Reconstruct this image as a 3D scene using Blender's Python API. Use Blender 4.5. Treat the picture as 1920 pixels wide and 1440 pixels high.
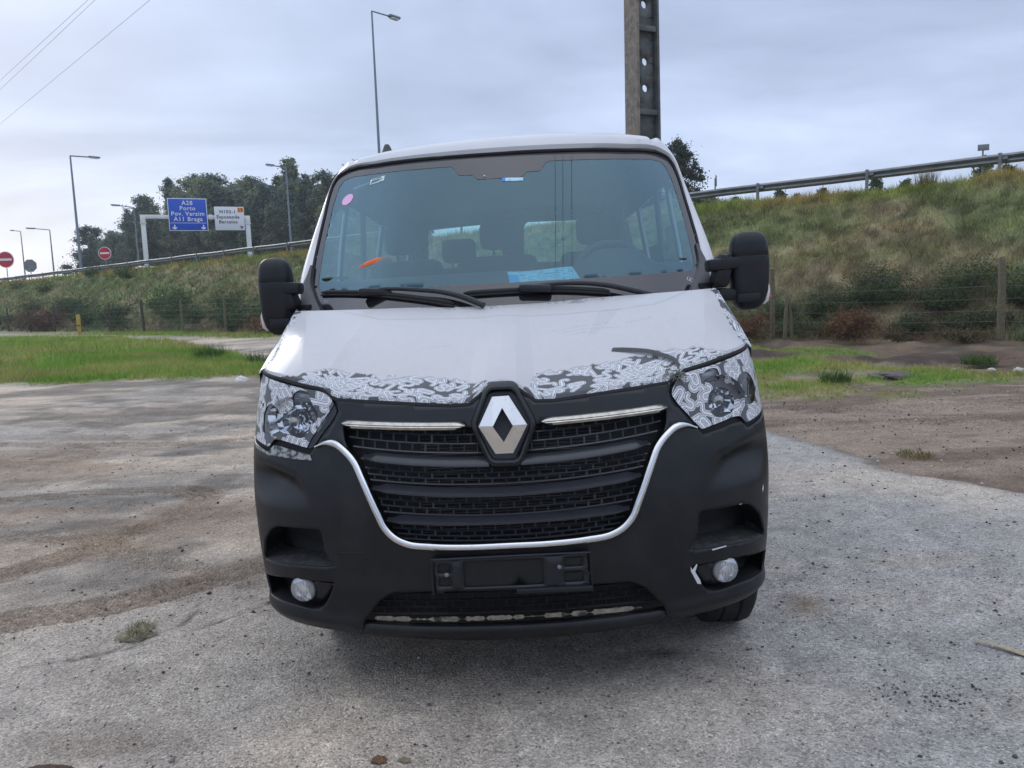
import bpy, bmesh, math, random
import numpy as np
from mathutils import Matrix, Vector
from mathutils.geometry import delaunay_2d_cdt

for _o in list(bpy.data.objects):
    bpy.data.objects.remove(_o)
SC = bpy.context.scene
COL = SC.collection
random.seed(7)
rng = np.random.default_rng(11)
PI = math.pi

# ------------------------------------------------------------------ camera, world, sun, exposure
def cam_axes(p, r, yw):
    fw = np.array([math.sin(yw) * math.cos(p), math.cos(yw) * math.cos(p), -math.sin(p)])
    rt = np.array([math.cos(yw), -math.sin(yw), 0.0])
    up = np.cross(rt, fw)
    return math.cos(r) * rt + math.sin(r) * up, -math.sin(r) * rt + math.cos(r) * up, fw

CAM = np.array([0.17033, -2.6323, 1.496])
cx_, cy_, cz_ = cam_axes(math.radians(6.6), math.radians(-2.0), math.radians(-2.8145))
cam = bpy.data.objects.new("camera", bpy.data.cameras.new("camera"))
COL.objects.link(cam)
cam.data.sensor_width = 36.0
cam.data.lens = 27.04
cam.data.clip_start = 0.05
cam.data.clip_end = 3000
cam.matrix_world = Matrix(((cx_[0], cy_[0], -cz_[0], CAM[0]), (cx_[1], cy_[1], -cz_[1], CAM[1]), (cx_[2], cy_[2], -cz_[2], CAM[2]), (0, 0, 0, 1)))
SC.camera = cam
SC.view_settings.view_transform = 'Standard'
SC.view_settings.look = 'None'
SC.view_settings.exposure = 0.38
SC.view_settings.gamma = 1.0

SUN_EL, SUN_AZ = 24.0, -38.0           # low and ahead-left behind the overcast, degrees from +Y
sun = bpy.data.objects.new("sun", bpy.data.lights.new("sun", 'SUN'))
COL.objects.link(sun)
sun.data.energy = 0.7
sun.data.angle = math.radians(14)
sun.data.color = (1.0, 0.95, 0.88)
_d = Vector((math.sin(math.radians(SUN_AZ)) * math.cos(math.radians(SUN_EL)), math.cos(math.radians(SUN_AZ)) * math.cos(math.radians(SUN_EL)), math.sin(math.radians(SUN_EL))))
sun.rotation_euler = _d.to_track_quat('Z', 'Y').to_euler()
sun.location = (0, 0, 30)

W = bpy.data.worlds.new("World")
SC.world = W
W.use_nodes = True

class NT:
    """tiny node-tree writer"""
    def __init__(s, tree):
        s.t = tree; s.n = tree.nodes; s.l = tree.links
        s.n.clear()
    def add(s, typ, ins=None, **kw):
        nd = s.n.new(typ)
        for k, v in kw.items():
            setattr(nd, k, v)
        for k, v in (ins or {}).items():
            sk = nd.inputs[k]
            if isinstance(v, bpy.types.NodeSocket):
                s.l.new(v, sk)
            else:
                sk.default_value = v
        return nd
    def math(s, op, a, b=0.0, clamp=False):
        nd = s.add('ShaderNodeMath', operation=op, use_clamp=clamp)
        for i, v in enumerate((a, b)):
            if isinstance(v, bpy.types.NodeSocket): s.l.new(v, nd.inputs[i])
            else: nd.inputs[i].default_value = v
        return nd.outputs[0]
    def noise(s, vec, scale, detail=4.0, rough=0.55, dist=0.0):
        nd = s.add('ShaderNodeTexNoise', {'Scale': scale, 'Detail': detail, 'Roughness': rough, 'Distortion': dist})
        s.l.new(vec, nd.inputs['Vector'])
        return nd.outputs['Fac']
    def ramp(s, fac, stops):
        nd = s.n.new('ShaderNodeValToRGB')
        while len(nd.color_ramp.elements) < len(stops): nd.color_ramp.elements.new(0.5)
        for e, (p, c) in zip(nd.color_ramp.elements, stops):
            e.position = p; e.color = (c, c, c, 1) if not isinstance(c, tuple) else c + (1,)
        s.l.new(fac, nd.inputs[0])
        return nd.outputs[0]
    def mix(s, fac, a, b, mode='MIX'):
        nd = s.n.new('ShaderNodeMix'); nd.data_type = 'RGBA'; nd.blend_type = mode
        for k, v in ((0, fac), (6, a), (7, b)):
            if isinstance(v, bpy.types.NodeSocket): s.l.new(v, nd.inputs[k])
            else: nd.inputs[k].default_value = v if k == 0 else (tuple(v) + (1,))[:4]
        return nd.outputs[2]

g = NT(W.node_tree)
tc = g.add('ShaderNodeTexCoord').outputs['Generated']
sky = g.add('ShaderNodeTexSky', sky_type='NISHITA', sun_disc=False)
sky.sun_elevation = math.radians(SUN_EL); sky.sun_rotation = math.radians(SUN_AZ)
sep = g.add('ShaderNodeSeparateXYZ', {0: tc})
zc = g.math('MAXIMUM', sep.outputs[2], 0.0)
# cloud-deck coordinates: direction projected on a flat layer
den = g.math('ADD', zc, 0.22)
cu = g.math('DIVIDE', sep.outputs[0], den); cv = g.math('DIVIDE', sep.outputs[1], den)
deck = g.add('ShaderNodeCombineXYZ', {0: cu, 1: cv, 2: 0.0}).outputs[0]
mp = g.add('ShaderNodeMapping', {'Vector': deck, 'Rotation': (0, 0, math.radians(-20)), 'Scale': (0.65, 1.05, 1.0)}).outputs[0]
n1 = g.noise(mp, 1.0, 6, 0.5, 0.6)
n2 = g.noise(mp, 2.8, 6, 0.5, 0.4)
nn = g.math('ADD', g.math('MULTIPLY', n1, 0.80), g.math('MULTIPLY', n2, 0.20))
cl = g.ramp(nn, [(0.37, (0.375, 0.445, 0.615)), (0.46, (0.450, 0.535, 0.725)), (0.54, (0.545, 0.645, 0.865)), (0.64, (0.70, 0.80, 0.98))])
# brighter, warmer towards the veiled sun low on the left
sd = g.add('ShaderNodeVectorMath', {0: tc, 1: (math.sin(math.radians(-44)), math.cos(math.radians(-44)), 0.03)}, operation='DOT_PRODUCT').outputs['Value']
low = g.math('SUBTRACT', 1.0, g.math('MULTIPLY', zc, 4.5), True)
glow = g.math('MULTIPLY', g.math('POWER', g.math('MAXIMUM', sd, 0.0), 26.0), g.math('POWER', low, 1.3))
cl = g.mix(g.math('MULTIPLY', glow, 1.1, True), cl, (1.02, 0.99, 0.93))
# pale band just over the horizon
hz = g.math('POWER', g.math('SUBTRACT', 1.0, g.math('MULTIPLY', zc, 6.0), True), 2.0)
cl = g.mix(g.math('MULTIPLY', hz, 0.40), cl, (0.74, 0.79, 0.86))
# an overcast sky is brightest overhead
ov = g.math('ADD', 1.0, g.math('MULTIPLY', g.math('SUBTRACT', zc, 0.40, True), 2.7))
ovv = g.add('ShaderNodeCombineXYZ', {0: ov, 1: g.math('MULTIPLY', ov, g.math('SUBTRACT', 1.0, g.math('MULTIPLY', g.math('SUBTRACT', zc, 0.40, True), 0.16))), 2: g.math('MULTIPLY', ov, g.math('SUBTRACT', 1.0, g.math('MULTIPLY', g.math('SUBTRACT', zc, 0.40, True), 0.42)))}).outputs[0]
cl = g.mix(1.0, cl, ovv, 'MULTIPLY')
b1 = g.add('ShaderNodeBackground', {'Color': cl, 'Strength': 0.95})
b2 = g.add('ShaderNodeBackground', {'Color': sky.outputs[0], 'Strength': 0.06})
mx = g.add('ShaderNodeMixShader', {0: 0.12, 1: b1.outputs[0], 2: b2.outputs[0]})
g.add('ShaderNodeOutputWorld', {'Surface': mx.outputs[0]})

# ------------------------------------------------------------------ helpers
def setp(o, label=None, cat=None, group=None, kind=None):
    if label: o["label"] = label
    if cat: o["category"] = cat
    if group: o["group"] = group
    if kind: o["kind"] = kind
    return o

def empty(name, loc=(0, 0, 0), label=None, cat=None, group=None, parent=None, rotz=0.0):
    o = bpy.data.objects.new(name, None)
    o.empty_display_size = 0.2
    COL.objects.link(o)
    o.location = loc
    o.rotation_euler = (0, 0, rotz)
    if parent: o.parent = parent
    return setp(o, label, cat, group)

def mesh_obj(name, V, Fs, mats, parent=None, mi=None, smooth=True, angle=35, col=None, loc=None):
    me = bpy.data.meshes.new(name)
    V = np.asarray(V, dtype=np.float64)
    if isinstance(Fs, np.ndarray):
        n, k = Fs.shape
        me.vertices.add(len(V)); me.vertices.foreach_set('co', V.astype(np.float32).ravel())
        me.loops.add(n * k); me.loops.foreach_set('vertex_index', Fs.astype(np.int32).ravel())
        me.polygons.add(n); me.polygons.foreach_set('loop_start', np.arange(0, n * k, k, dtype=np.int32))
        me.update(calc_edges=True)
    else:
        me.from_pydata([tuple(v) for v in V], [], [tuple(f) for f in Fs])
        me.update()
    if not isinstance(mats, (list, tuple)): mats = [mats]
    for m in mats: me.materials.append(m)
    if mi is not None: me.polygons.foreach_set('material_index', np.asarray(mi, dtype=np.int32))
    if col is not None:
        a = me.attributes.new('Col', 'FLOAT_COLOR', 'POINT')
        c4 = np.ones((len(V), 4), dtype=np.float32); c4[:, :3] = col
        a.data.foreach_set('color', c4.ravel())
    if smooth:
        me.polygons.foreach_set('use_smooth', np.ones(len(me.polygons), dtype=bool))
        if angle < 180: me.set_sharp_from_angle(angle=math.radians(angle))
    me.validate()
    o = bpy.data.objects.new(name, me)
    COL.objects.link(o)
    if parent: o.parent = parent
    if loc is not None: o.location = loc
    return o

class MB:
    """collects boxes, tubes and sweeps into one mesh"""
    def __init__(s): s.V = []; s.F = []; s.M = []; s.n = 0
    def put(s, V, F, m=0):
        V = np.asarray(V, float); s.V.append(V)
        for f in F: s.F.append(tuple(i + s.n for i in f)); s.M.append(m)
        s.n += len(V); return s
    def box(s, c, d, rot=None, m=0, bev=0.0):
        bm = bmesh.new(); bmesh.ops.create_cube(bm, size=1.0)
        for v in bm.verts: v.co = Vector((v.co.x * d[0], v.co.y * d[1], v.co.z * d[2]))
        if bev > 0: bmesh.ops.bevel(bm, geom=list(bm.edges), offset=min(bev, min(d) * 0.45), segments=2, profile=0.5, affect='EDGES')
        R = rot if rot is not None else Matrix.Identity(3)
        bm.verts.ensure_lookup_table()
        for i, v in enumerate(bm.verts): v.index = i
        V = [tuple(R @ v.co + Vector(c)) for v in bm.verts]
        F = [[v.index for v in f.verts] for f in bm.faces]
        bm.free(); return s.put(V, F, m)
    def tube(s, P, r, seg=8, m=0, cap=True, flat=None):
        """P polyline, r radius (number or per point); flat squashes the section along the world z"""
        P = [Vector(p) for p in P]; n = len(P)
        rr = [r] * n if not hasattr(r, '__len__') else list(r)
        V = []; F = []; prev = None
        for i, p in enumerate(P):
            t = (P[min(i + 1, n - 1)] - P[max(i - 1, 0)]).normalized()
            if prev is None:
                a = Vector((0, 0, 1)) if abs(t.z) < 0.9 else Vector((1, 0, 0))
                u = t.cross(a).normalized()
            else:
                u = (prev - t * prev.dot(t)).normalized()
            prev = u; w = t.cross(u)
            for k in range(seg):
                an = 2 * PI * k / seg
                V.append(p + (u * math.cos(an) + w * math.sin(an) * (flat or 1.0)) * rr[i])
        for i in range(n - 1):
            for k in range(seg):
                k2 = (k + 1) % seg
                F.append((i * seg + k, i * seg + k2, (i + 1) * seg + k2, (i + 1) * seg + k))
        if cap:
            F.append(tuple(range(seg - 1, -1, -1))); F.append(tuple((n - 1) * seg + k for k in range(seg)))
        return s.put(V, F, m)
    def lathe(s, prof, origin, axis, seg=24, m=0):
        """prof: (radius, distance along axis)"""
        ax = Vector(axis).normalized(); a = Vector((0, 0, 1)) if abs(ax.z) < 0.9 else Vector((1, 0, 0))
        u = ax.cross(a).normalized(); w = ax.cross(u); o = Vector(origin); V = []; F = []
        for r, h in prof:
            for k in range(seg):
                an = 2 * PI * k / seg
                V.append(o + ax * h + (u * math.cos(an) + w * math.sin(an)) * r)
        for i in range(len(prof) - 1):
            for k in range(seg):
                k2 = (k + 1) % seg
                F.append((i * seg + k, i * seg + k2, (i + 1) * seg + k2, (i + 1) * seg + k))
        return s.put(V, F, m)
    def grid(s, G, m=0, flip=False):
        G = np.asarray(G, float); a, b = G.shape[:2]
        F = []
        for i in range(a - 1):
            for j in range(b - 1):
                q = (i * b + j, i * b + j + 1, (i + 1) * b + j + 1, (i + 1) * b + j)
                F.append(q[::-1] if flip else q)
        return s.put(G.reshape(-1, 3), F, m)
    def build(s, name, mats, parent=None, smooth=True, angle=35, loc=None):
        return mesh_obj(name, np.concatenate(s.V), s.F, mats, parent, s.M, smooth, angle, loc=loc)

def grid_faces(a, b):
    i, j = np.meshgrid(np.arange(a - 1), np.arange(b - 1), indexing='ij')
    q = (i * b + j).ravel()
    return np.stack([q, q + 1, q + b + 1, q + b], 1)

def vnoise(x, y, seed=0):
    xi = np.floor(x).astype(np.int64); yi = np.floor(y).astype(np.int64)
    fx = x - xi; fy = y - yi
    fx = fx * fx * (3 - 2 * fx); fy = fy * fy * (3 - 2 * fy)
    def h(a, b):
        v = (a * 374761393 + b * 668265263 + seed * 1274126177) & 0x7fffffff
        v = ((v ^ (v >> 13)) * 1103515245 + 12345) & 0x7fffffff
        v = ((v ^ (v >> 15)) * 214013 + 2531011) & 0x7fffffff
        return (v & 0xffff) / 65535.0
    return (h(xi, yi) * (1 - fx) + h(xi + 1, yi) * fx) * (1 - fy) + (h(xi, yi + 1) * (1 - fx) + h(xi + 1, yi + 1) * fx) * fy

def fbm(x, y, oct=4, seed=0, gain=0.5):
    x = np.asarray(x, float); y = np.asarray(y, float)
    s = np.zeros(np.broadcast(x, y).shape); a = 1.0; t = 0.0
    for k in range(oct):
        s += a * vnoise(x * 2 ** k + 17.3 * k, y * 2 ** k - 9.1 * k, seed + k); t += a; a *= gain
    return s / t

def sstep(a, b, x):
    t = np.clip((x - a) / (b - a), 0, 1)
    return t * t * (3 - 2 * t)

def in_poly(P, x, y):
    P = np.asarray(P, float); r = np.zeros(np.shape(x), bool); n = len(P)
    for i in range(n):
        x0, y0 = P[i]; x1, y1 = P[(i + 1) % n]
        if y0 == y1: continue
        c = ((y0 > y) != (y1 > y)) & (x < (x1 - x0) * (y - y0) / (y1 - y0) + x0)
        r ^= c
    return r

def poly_dist(P, x, y, closed=True):
    P = np.asarray(P, float); d = np.full(np.shape(x), 1e9); n = len(P)
    for i in range(n if closed else n - 1):
        a = P[i]; b = P[(i + 1) % n]; e = b - a; L = max(e @ e, 1e-12)
        t = np.clip(((x - a[0]) * e[0] + (y - a[1]) * e[1]) / L, 0, 1)
        d = np.minimum(d, np.hypot(x - a[0] - t * e[0], y - a[1] - t * e[1]))
    return d

def hermite(xk, yk, x):
    xk = np.asarray(xk, float); yk = np.asarray(yk, float)
    h = np.diff(xk); d = np.diff(yk) / h
    m = np.r_[d[0], [(d[i - 1] * h[i] + d[i] * h[i - 1]) / (h[i - 1] + h[i]) for i in range(1, len(d))], d[-1]]
    x = np.clip(x, xk[0], xk[-1]); i = np.clip(np.searchsorted(xk, x) - 1, 0, len(h) - 1)
    t = (x - xk[i]) / h[i]
    return (2*t**3-3*t**2+1)*yk[i] + (t**3-2*t**2+t)*h[i]*m[i] + (-2*t**3+3*t**2)*yk[i+1] + (t**3-t**2)*h[i]*m[i+1]

def smooth_path(P, n, closed=False):
    """resample a polyline evenly through a Catmull-like spline"""
    P = np.asarray(P, float)
    if closed: P = np.vstack([P, P[:1]])
    s = np.r_[0, np.cumsum(np.linalg.norm(np.diff(P, axis=0), axis=1))]
    t = np.linspace(0, s[-1], n + 1 if closed else n)
    Q = np.stack([hermite(s, P[:, k], t) for k in range(P.shape[1])], 1)
    return Q[:-1] if closed else Q

def resample(P, d, closed=True):
    P = np.asarray(P, float); out = []; n = len(P)
    for i in range(n if closed else n - 1):
        a = P[i]; b = P[(i + 1) % n]; k = max(1, int(round(np.linalg.norm(b - a) / d)))
        for j in range(k): out.append(a + (b - a) * j / k)
    if not closed: out.append(P[-1])
    return np.array(out)

def rounded(P, r, k=4):
    """round the corners of a closed polygon"""
    P = np.asarray(P, float); out = []; n = len(P)
    for i in range(n):
        a, b, c = P[i - 1], P[i], P[(i + 1) % n]
        la, lc = np.linalg.norm(a - b), np.linalg.norm(c - b); q = min(r, la * .45, lc * .45)
        p0 = b + (a - b) / la * q; p1 = b + (c - b) / lc * q
        for j in range(k + 1):
            t = j / k; out.append((1 - t)**2 * p0 + 2 * t * (1 - t) * b + t * t * p1)
    return np.array(out)

def cdt(outline, holes, d, fine=None):
    """triangulate a 2-D region with interior points every d; returns points, triangles (counter-clockwise)"""
    o = resample(outline, fine or d); hs = [resample(h, fine or d) for h in holes]
    lo = o.min(0); hi = o.max(0)
    gx, gy = np.meshgrid(np.arange(lo[0] + d * .5, hi[0], d), np.arange(lo[1] + d * .5, hi[1], d * .87))
    gx = gx + (np.arange(gx.shape[0]) % 2)[:, None] * d * .5
    gx = gx.ravel(); gy = gy.ravel()
    k = in_poly(o, gx, gy) & (poly_dist(o, gx, gy) > d * .45)
    for h in hs: k &= ~in_poly(h, gx, gy) & (poly_dist(h, gx, gy) > d * .45)
    pts = [Vector(p) for p in o]; ed = [(i, (i + 1) % len(o)) for i in range(len(o))]
    for h in hs:
        b = len(pts); pts += [Vector(p) for p in h]; ed += [(b + i, b + (i + 1) % len(h)) for i in range(len(h))]
    pts += [Vector(p) for p in zip(gx[k], gy[k])]
    vo, eo, fo, _, _, _ = delaunay_2d_cdt(pts, ed, [], 0, 1e-7)
    V = np.array([tuple(v) for v in vo]); T = np.array([(f[0], f[i], f[i + 1]) for f in fo for i in range(1, len(f) - 1)])
    c = V[T].mean(1); keep = in_poly(o, c[:, 0], c[:, 1])
    for h in hs: keep &= ~in_poly(h, c[:, 0], c[:, 1])
    T = T[keep]
    a = V[T]; ar = (a[:, 1, 0]-a[:, 0, 0])*(a[:, 2, 1]-a[:, 0, 1]) - (a[:, 2, 0]-a[:, 0, 0])*(a[:, 1, 1]-a[:, 0, 1])
    T[ar < 0] = T[ar < 0][:, ::-1]
    return V, T

def solidify(o, th, offset=-1):
    m = o.modifiers.new('thickness', 'SOLIDIFY'); m.thickness = th; m.offset = offset
    return o

# ------------------------------------------------------------------ materials
def mat(name):
    m = bpy.data.materials.new(name); m.use_nodes = True
    return m, NT(m.node_tree)

def simple(name, c, rough=0.5, metal=0.0, coat=0.0, var=0.0, vscale=20.0, bump=0.0, bscale=200.0, spec=0.5, dirt=None, dscale=6.0, dmin=0.5, dmax=0.75):
    m, t = mat(name)
    p = t.n.new('ShaderNodeBsdfPrincipled'); out = t.n.new('ShaderNodeOutputMaterial'); t.l.new(p.outputs[0], out.inputs[0])
    p.inputs['Metallic'].default_value = metal; p.inputs['Roughness'].default_value = rough
    p.inputs['Coat Weight'].default_value = coat; p.inputs['Coat Roughness'].default_value = 0.1
    p.inputs['Specular IOR Level'].default_value = spec
    oc = t.add('ShaderNodeTexCoord').outputs['Object']
    base = t.add('ShaderNodeRGB').outputs[0]; base.default_value = tuple(c) + (1,)
    if var > 0:
        nz = t.noise(oc, vscale, 5, 0.6)
        base = t.mix(1.0, base, t.ramp(nz, [(0.3, 1 - var), (0.7, 1.0 + 0 * var)]), 'MULTIPLY')
    if dirt:
        nd = t.ramp(t.noise(oc, dscale, 6, 0.65, 0.4), [(dmin, 0.0), (dmax, 1.0)])
        base = t.mix(nd, base, dirt)
        t.l.new(t.ramp(nd, [(0, rough), (1, min(1, rough + .25))]), p.inputs['Roughness'])
    t.l.new(base, p.inputs['Base Color'])
    if bump > 0:
        b = t.add('ShaderNodeBump', {'Strength': bump, 'Distance': 0.002, 'Height': t.noise(oc, bscale, 4, 0.6)})
        t.l.new(b.outputs[0], p.inputs['Normal'])
    return m

def vcol(name, rough=0.8, spec=0.3, fine=None, bump=0.0, bscale=60.0, trans=0.0, coat=0.0):
    """colour comes from the mesh's own colour attribute (real surface colour), optional fine grain"""
    m, t = mat(name)
    p = t.n.new('ShaderNodeBsdfPrincipled'); out = t.n.new('ShaderNodeOutputMaterial')
    p.inputs['Roughness'].default_value = rough; p.inputs['Specular IOR Level'].default_value = spec
    p.inputs['Coat Weight'].default_value = coat
    c = t.add('ShaderNodeAttribute', attribute_name='Col').outputs['Color']
    oc = t.add('ShaderNodeTexCoord').outputs['Object']
    if fine:
        c = t.mix(1.0, c, t.ramp(t.noise(oc, fine, 6, 0.7), [(0.3, 0.72), (0.7, 1.25)]), 'MULTIPLY')
    t.l.new(c, p.inputs['Base Color'])
    if bump > 0:
        b = t.add('ShaderNodeBump', {'Strength': bump, 'Distance': 0.01, 'Height': t.noise(oc, bscale, 5, 0.65)})
        t.l.new(b.outputs[0], p.inputs['Normal'])
    if trans > 0:
        tr = t.add('ShaderNodeBsdfTranslucent'); t.l.new(c, tr.inputs['Color'])
        mx = t.add('ShaderNodeMixShader', {0: trans, 1: p.outputs[0], 2: tr.outputs[0]})
        t.l.new(mx.outputs[0], out.inputs[0])
    else:
        t.l.new(p.outputs[0], out.inputs[0])
    return m

def glass_mat(name, tint=(0.8, 0.9, 0.88), refl=2.0, rough=0.0, dust=0.0, rc=(1, 1, 1), dc=(0.28, 0.50, 0.60)):
    """thin sheet of glass: tinted see-through plus mirror reflection by angle"""
    m, t = mat(name)
    tr = t.add('ShaderNodeBsdfTransparent', {'Color': tuple(tint) + (1,)})
    gl = t.add('ShaderNodeBsdfGlossy', {'Color': tuple(rc) + (1,), 'Roughness': rough})
    fr = t.add('ShaderNodeFresnel', {'IOR': 1.5}).outputs[0]
    f = t.math('MULTIPLY', fr, refl, True)
    mx = t.add('ShaderNodeMixShader', {0: f, 1: tr.outputs[0], 2: gl.outputs[0]})
    if dust > 0:
        oc = t.add('ShaderNodeTexCoord').outputs['Object']
        df = t.add('ShaderNodeBsdfDiffuse', {'Color': tuple(dc) + (1,)})  # dust film; default teal also paints in the windscreen's pale veil
        nd = t.math('MULTIPLY', t.ramp(t.noise(oc, 3.0, 6, 0.7), [(0.25, 0.55), (0.8, 1.0)]), dust)
        mx = t.add('ShaderNodeMixShader', {0: nd, 1: mx.outputs[0], 2: df.outputs[0]})
    t.add('ShaderNodeOutputMaterial', {'Surface': mx.outputs[0]})
    return m

M = {}
M['white'] = simple('dirty_white_paint', (0.62, 0.615, 0.63), 0.36, coat=0.15, var=0.05, vscale=9, dirt=(0.47, 0.45, 0.43), dscale=3.5, dmin=0.58, dmax=0.95)
M['plastic'] = simple('black_bumper_plastic', (0.0085, 0.0092, 0.0118), 0.36, var=0.25, vscale=14, bump=0.16, bscale=900, spec=0.34, dirt=(0.022, 0.022, 0.023), dscale=9, dmin=0.45, dmax=0.95)
M['plastic_smooth'] = simple('black_grille_plastic', (0.008, 0.009, 0.013), 0.34, var=0.2, vscale=18, spec=0.45, dirt=(0.02, 0.02, 0.022), dscale=7, dmin=0.55, dmax=0.95)
M['plastic_dusty'] = simple('dusty_black_plastic', (0.035, 0.035, 0.036), 0.8, var=0.4, vscale=60, dirt=(0.11, 0.106, 0.10), dscale=40, dmin=0.45, dmax=0.8)
M['grey_plastic'] = simple('faded_grey_plastic', (0.06, 0.06, 0.065), 0.55, var=0.2, vscale=20)
M['dash'] = simple('dashboard_plastic', (0.075, 0.08, 0.088), 0.7, var=0.2, vscale=12)
M['slat'] = simple('satin_black_slat', (0.030, 0.032, 0.040), 0.30, var=0.2, vscale=20, spec=0.5)
M['dark'] = simple('deep_black', (0.006, 0.006, 0.007), 0.7)
M['rubber'] = simple('rubber', (0.014, 0.014, 0.015), 0.75, var=0.4, vscale=30, bump=0.2, bscale=300)
M['chrome'] = simple('chrome', (0.66, 0.66, 0.66), 0.10, metal=1.0, dirt=(0.42, 0.40, 0.37), dscale=16, dmin=0.55, dmax=0.9)
M['chrome_worn'] = simple('worn_chrome', (0.58, 0.56, 0.52), 0.14, metal=1.0, var=0.35, vscale=35, dirt=(0.32, 0.28, 0.23), dscale=22, dmin=0.5, dmax=0.85)
M['steel'] = simple('galvanised_steel', (0.23, 0.245, 0.25), 0.5, metal=0.55, var=0.35, vscale=3, bump=0.05, bscale=80)
M['pole_steel'] = simple('grey_pole_steel', (0.20, 0.24, 0.28), 0.55, metal=0.3, var=0.2, vscale=2)
M['white_steel'] = simple('white_painted_steel', (0.70, 0.72, 0.72), 0.5, var=0.12, vscale=1.5)
M['sign_blue'] = simple('sign_blue', (0.003, 0.075, 0.52), 0.45, var=0.08, vscale=2)
M['sign_white'] = simple('sign_white', (0.72, 0.73, 0.77), 0.45, var=0.06, vscale=2)
M['sign_red'] = simple('sign_red', (0.50, 0.012, 0.03), 0.45, var=0.08, vscale=4)
M['sign_orange'] = simple('sign_orange', (0.85, 0.27, 0.03), 0.45)
M['ink'] = simple('sign_ink', (0.02, 0.025, 0.04), 0.5)
M['wood'] = simple('weathered_post_wood', (0.17, 0.145, 0.085), 0.85, var=0.5, vscale=14, bump=0.5, bscale=60)
M['wood_dark'] = simple('dark_post_wood', (0.085, 0.075, 0.055), 0.9, var=0.5, vscale=14, bump=0.5, bscale=60)
M['yellow'] = simple('faded_yellow_paint', (0.42, 0.31, 0.055), 0.7, var=0.3, vscale=8)
M['wire'] = simple('fence_wire', (0.16, 0.16, 0.155), 0.6, metal=0.3)
M['cable'] = simple('cable_grey', (0.10, 0.105, 0.11), 0.6)
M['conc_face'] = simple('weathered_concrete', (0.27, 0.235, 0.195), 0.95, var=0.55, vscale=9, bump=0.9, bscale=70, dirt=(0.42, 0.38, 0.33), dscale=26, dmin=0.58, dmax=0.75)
M['conc_dark'] = simple('dark_concrete', (0.155, 0.165, 0.165), 0.95, var=0.5, vscale=5, bump=0.7, bscale=70, dirt=(0.065, 0.072, 0.066), dscale=4, dmin=0.45, dmax=0.7)  # darker, greyer tone for the web, ribs and right flange
M['bark'] = simple('bark', (0.13, 0.11, 0.09), 0.9, var=0.5, vscale=6)
M['glass'] = glass_mat('windscreen_glass', (0.56, 0.80, 0.84), 2.3, 0.0, dust=0.03, rc=(0.56, 0.83, 0.98))
M['side_glass'] = glass_mat('side_glass', (0.62, 0.76, 0.74), 1.8)
M['lens'] = glass_mat('lamp_lens', (0.93, 0.94, 0.95), 1.6)
M['lens_frost'] = glass_mat('ribbed_lamp_lens', (0.93, 0.94, 0.95), 1.4, dust=0.42, dc=(0.72, 0.73, 0.75))
M['cabin'] = simple('cabin_trim', (0.035, 0.038, 0.042), 0.75, var=0.2, vscale=10)
M['seat'] = simple('seat_fabric', (0.022, 0.025, 0.030), 0.95, var=0.25, vscale=40)
M['frit'] = simple('windscreen_black_border', (0.016, 0.014, 0.018), 0.06, spec=0.95)
M['leaf'] = vcol('foliage', 0.75, 0.25, trans=0.45)
M['blade'] = vcol('grass_blades', 0.8, 0.2, trans=0.2)
M['wrap'] = vcol('camouflage_wrap', 0.36, 0.45, coat=0.1)
M['refl'] = simple('lamp_reflector', (0.82, 0.83, 0.85), 0.06, metal=1.0)
M['amber'] = simple('amber_lens', (0.55, 0.14, 0.06), 0.25, coat=0.5)
M['paper'] = simple('pale_blue_paper', (0.30, 0.62, 0.80), 0.8, var=0.15, vscale=30)
M['orange_cloth'] = simple('orange_cloth', (0.85, 0.17, 0.05), 0.85, var=0.3, vscale=30)

# ------------------------------------------------------------------ terrain
NV = np.array([0.6149, 0.7886])        # across the fence, embankment and motorway
DV = np.array([-0.7886, 0.6149])       # along them, towards the far left
def sr(s, r, z=None):
    p = NV * s + DV * r
    return (p[0], p[1]) if z is None else (p[0], p[1], z)
def s_of(x, y): return NV[0] * x + NV[1] * y
def r_of(x, y): return DV[0] * x + DV[1] * y

def ground_h(x, y):
    """the lot leans very slightly under the van, levels out away from it"""
    f = 1 - sstep(5.0, 11.0, np.hypot(x, y - 2.0))
    h = (-0.034 + 0.0199 * x - 0.0121 * y) * f
    return h + (fbm(x * 0.7, y * 0.7, 3, 5) - 0.5) * 0.05 * sstep(2.0, 5.0, np.hypot(x, y - 1.5))

BANK_S = [18.2, 18.8, 19.4, 20.2, 22.0, 24.0, 25.8, 26.7, 27.3, 28.2, 29.2, 31.0, 60.0, 900.0]
BANK_Z = [-0.25, 0.02, 0.28, 0.80, 2.0, 3.18, 4.14, 4.50, 4.58, 4.58, 4.56, 4.56, 4.6, 4.6]
def bank_h(s, r):
    z = hermite(BANK_S, BANK_Z, s)
    w = sstep(18.8, 20.0, s) * (1 - sstep(26.5, 29.0, s))
    return z + w * ((fbm(r * 0.35, s * 0.5, 4, 31) - 0.5) * 0.55 + (fbm(r * 1.6, s * 1.6, 3, 32) - 0.5) * 0.25)

def lerp3(a, b, t):
    return np.asarray(a)[None] * (1 - t[:, None]) + np.asarray(b)[None] * t[:, None]

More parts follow.
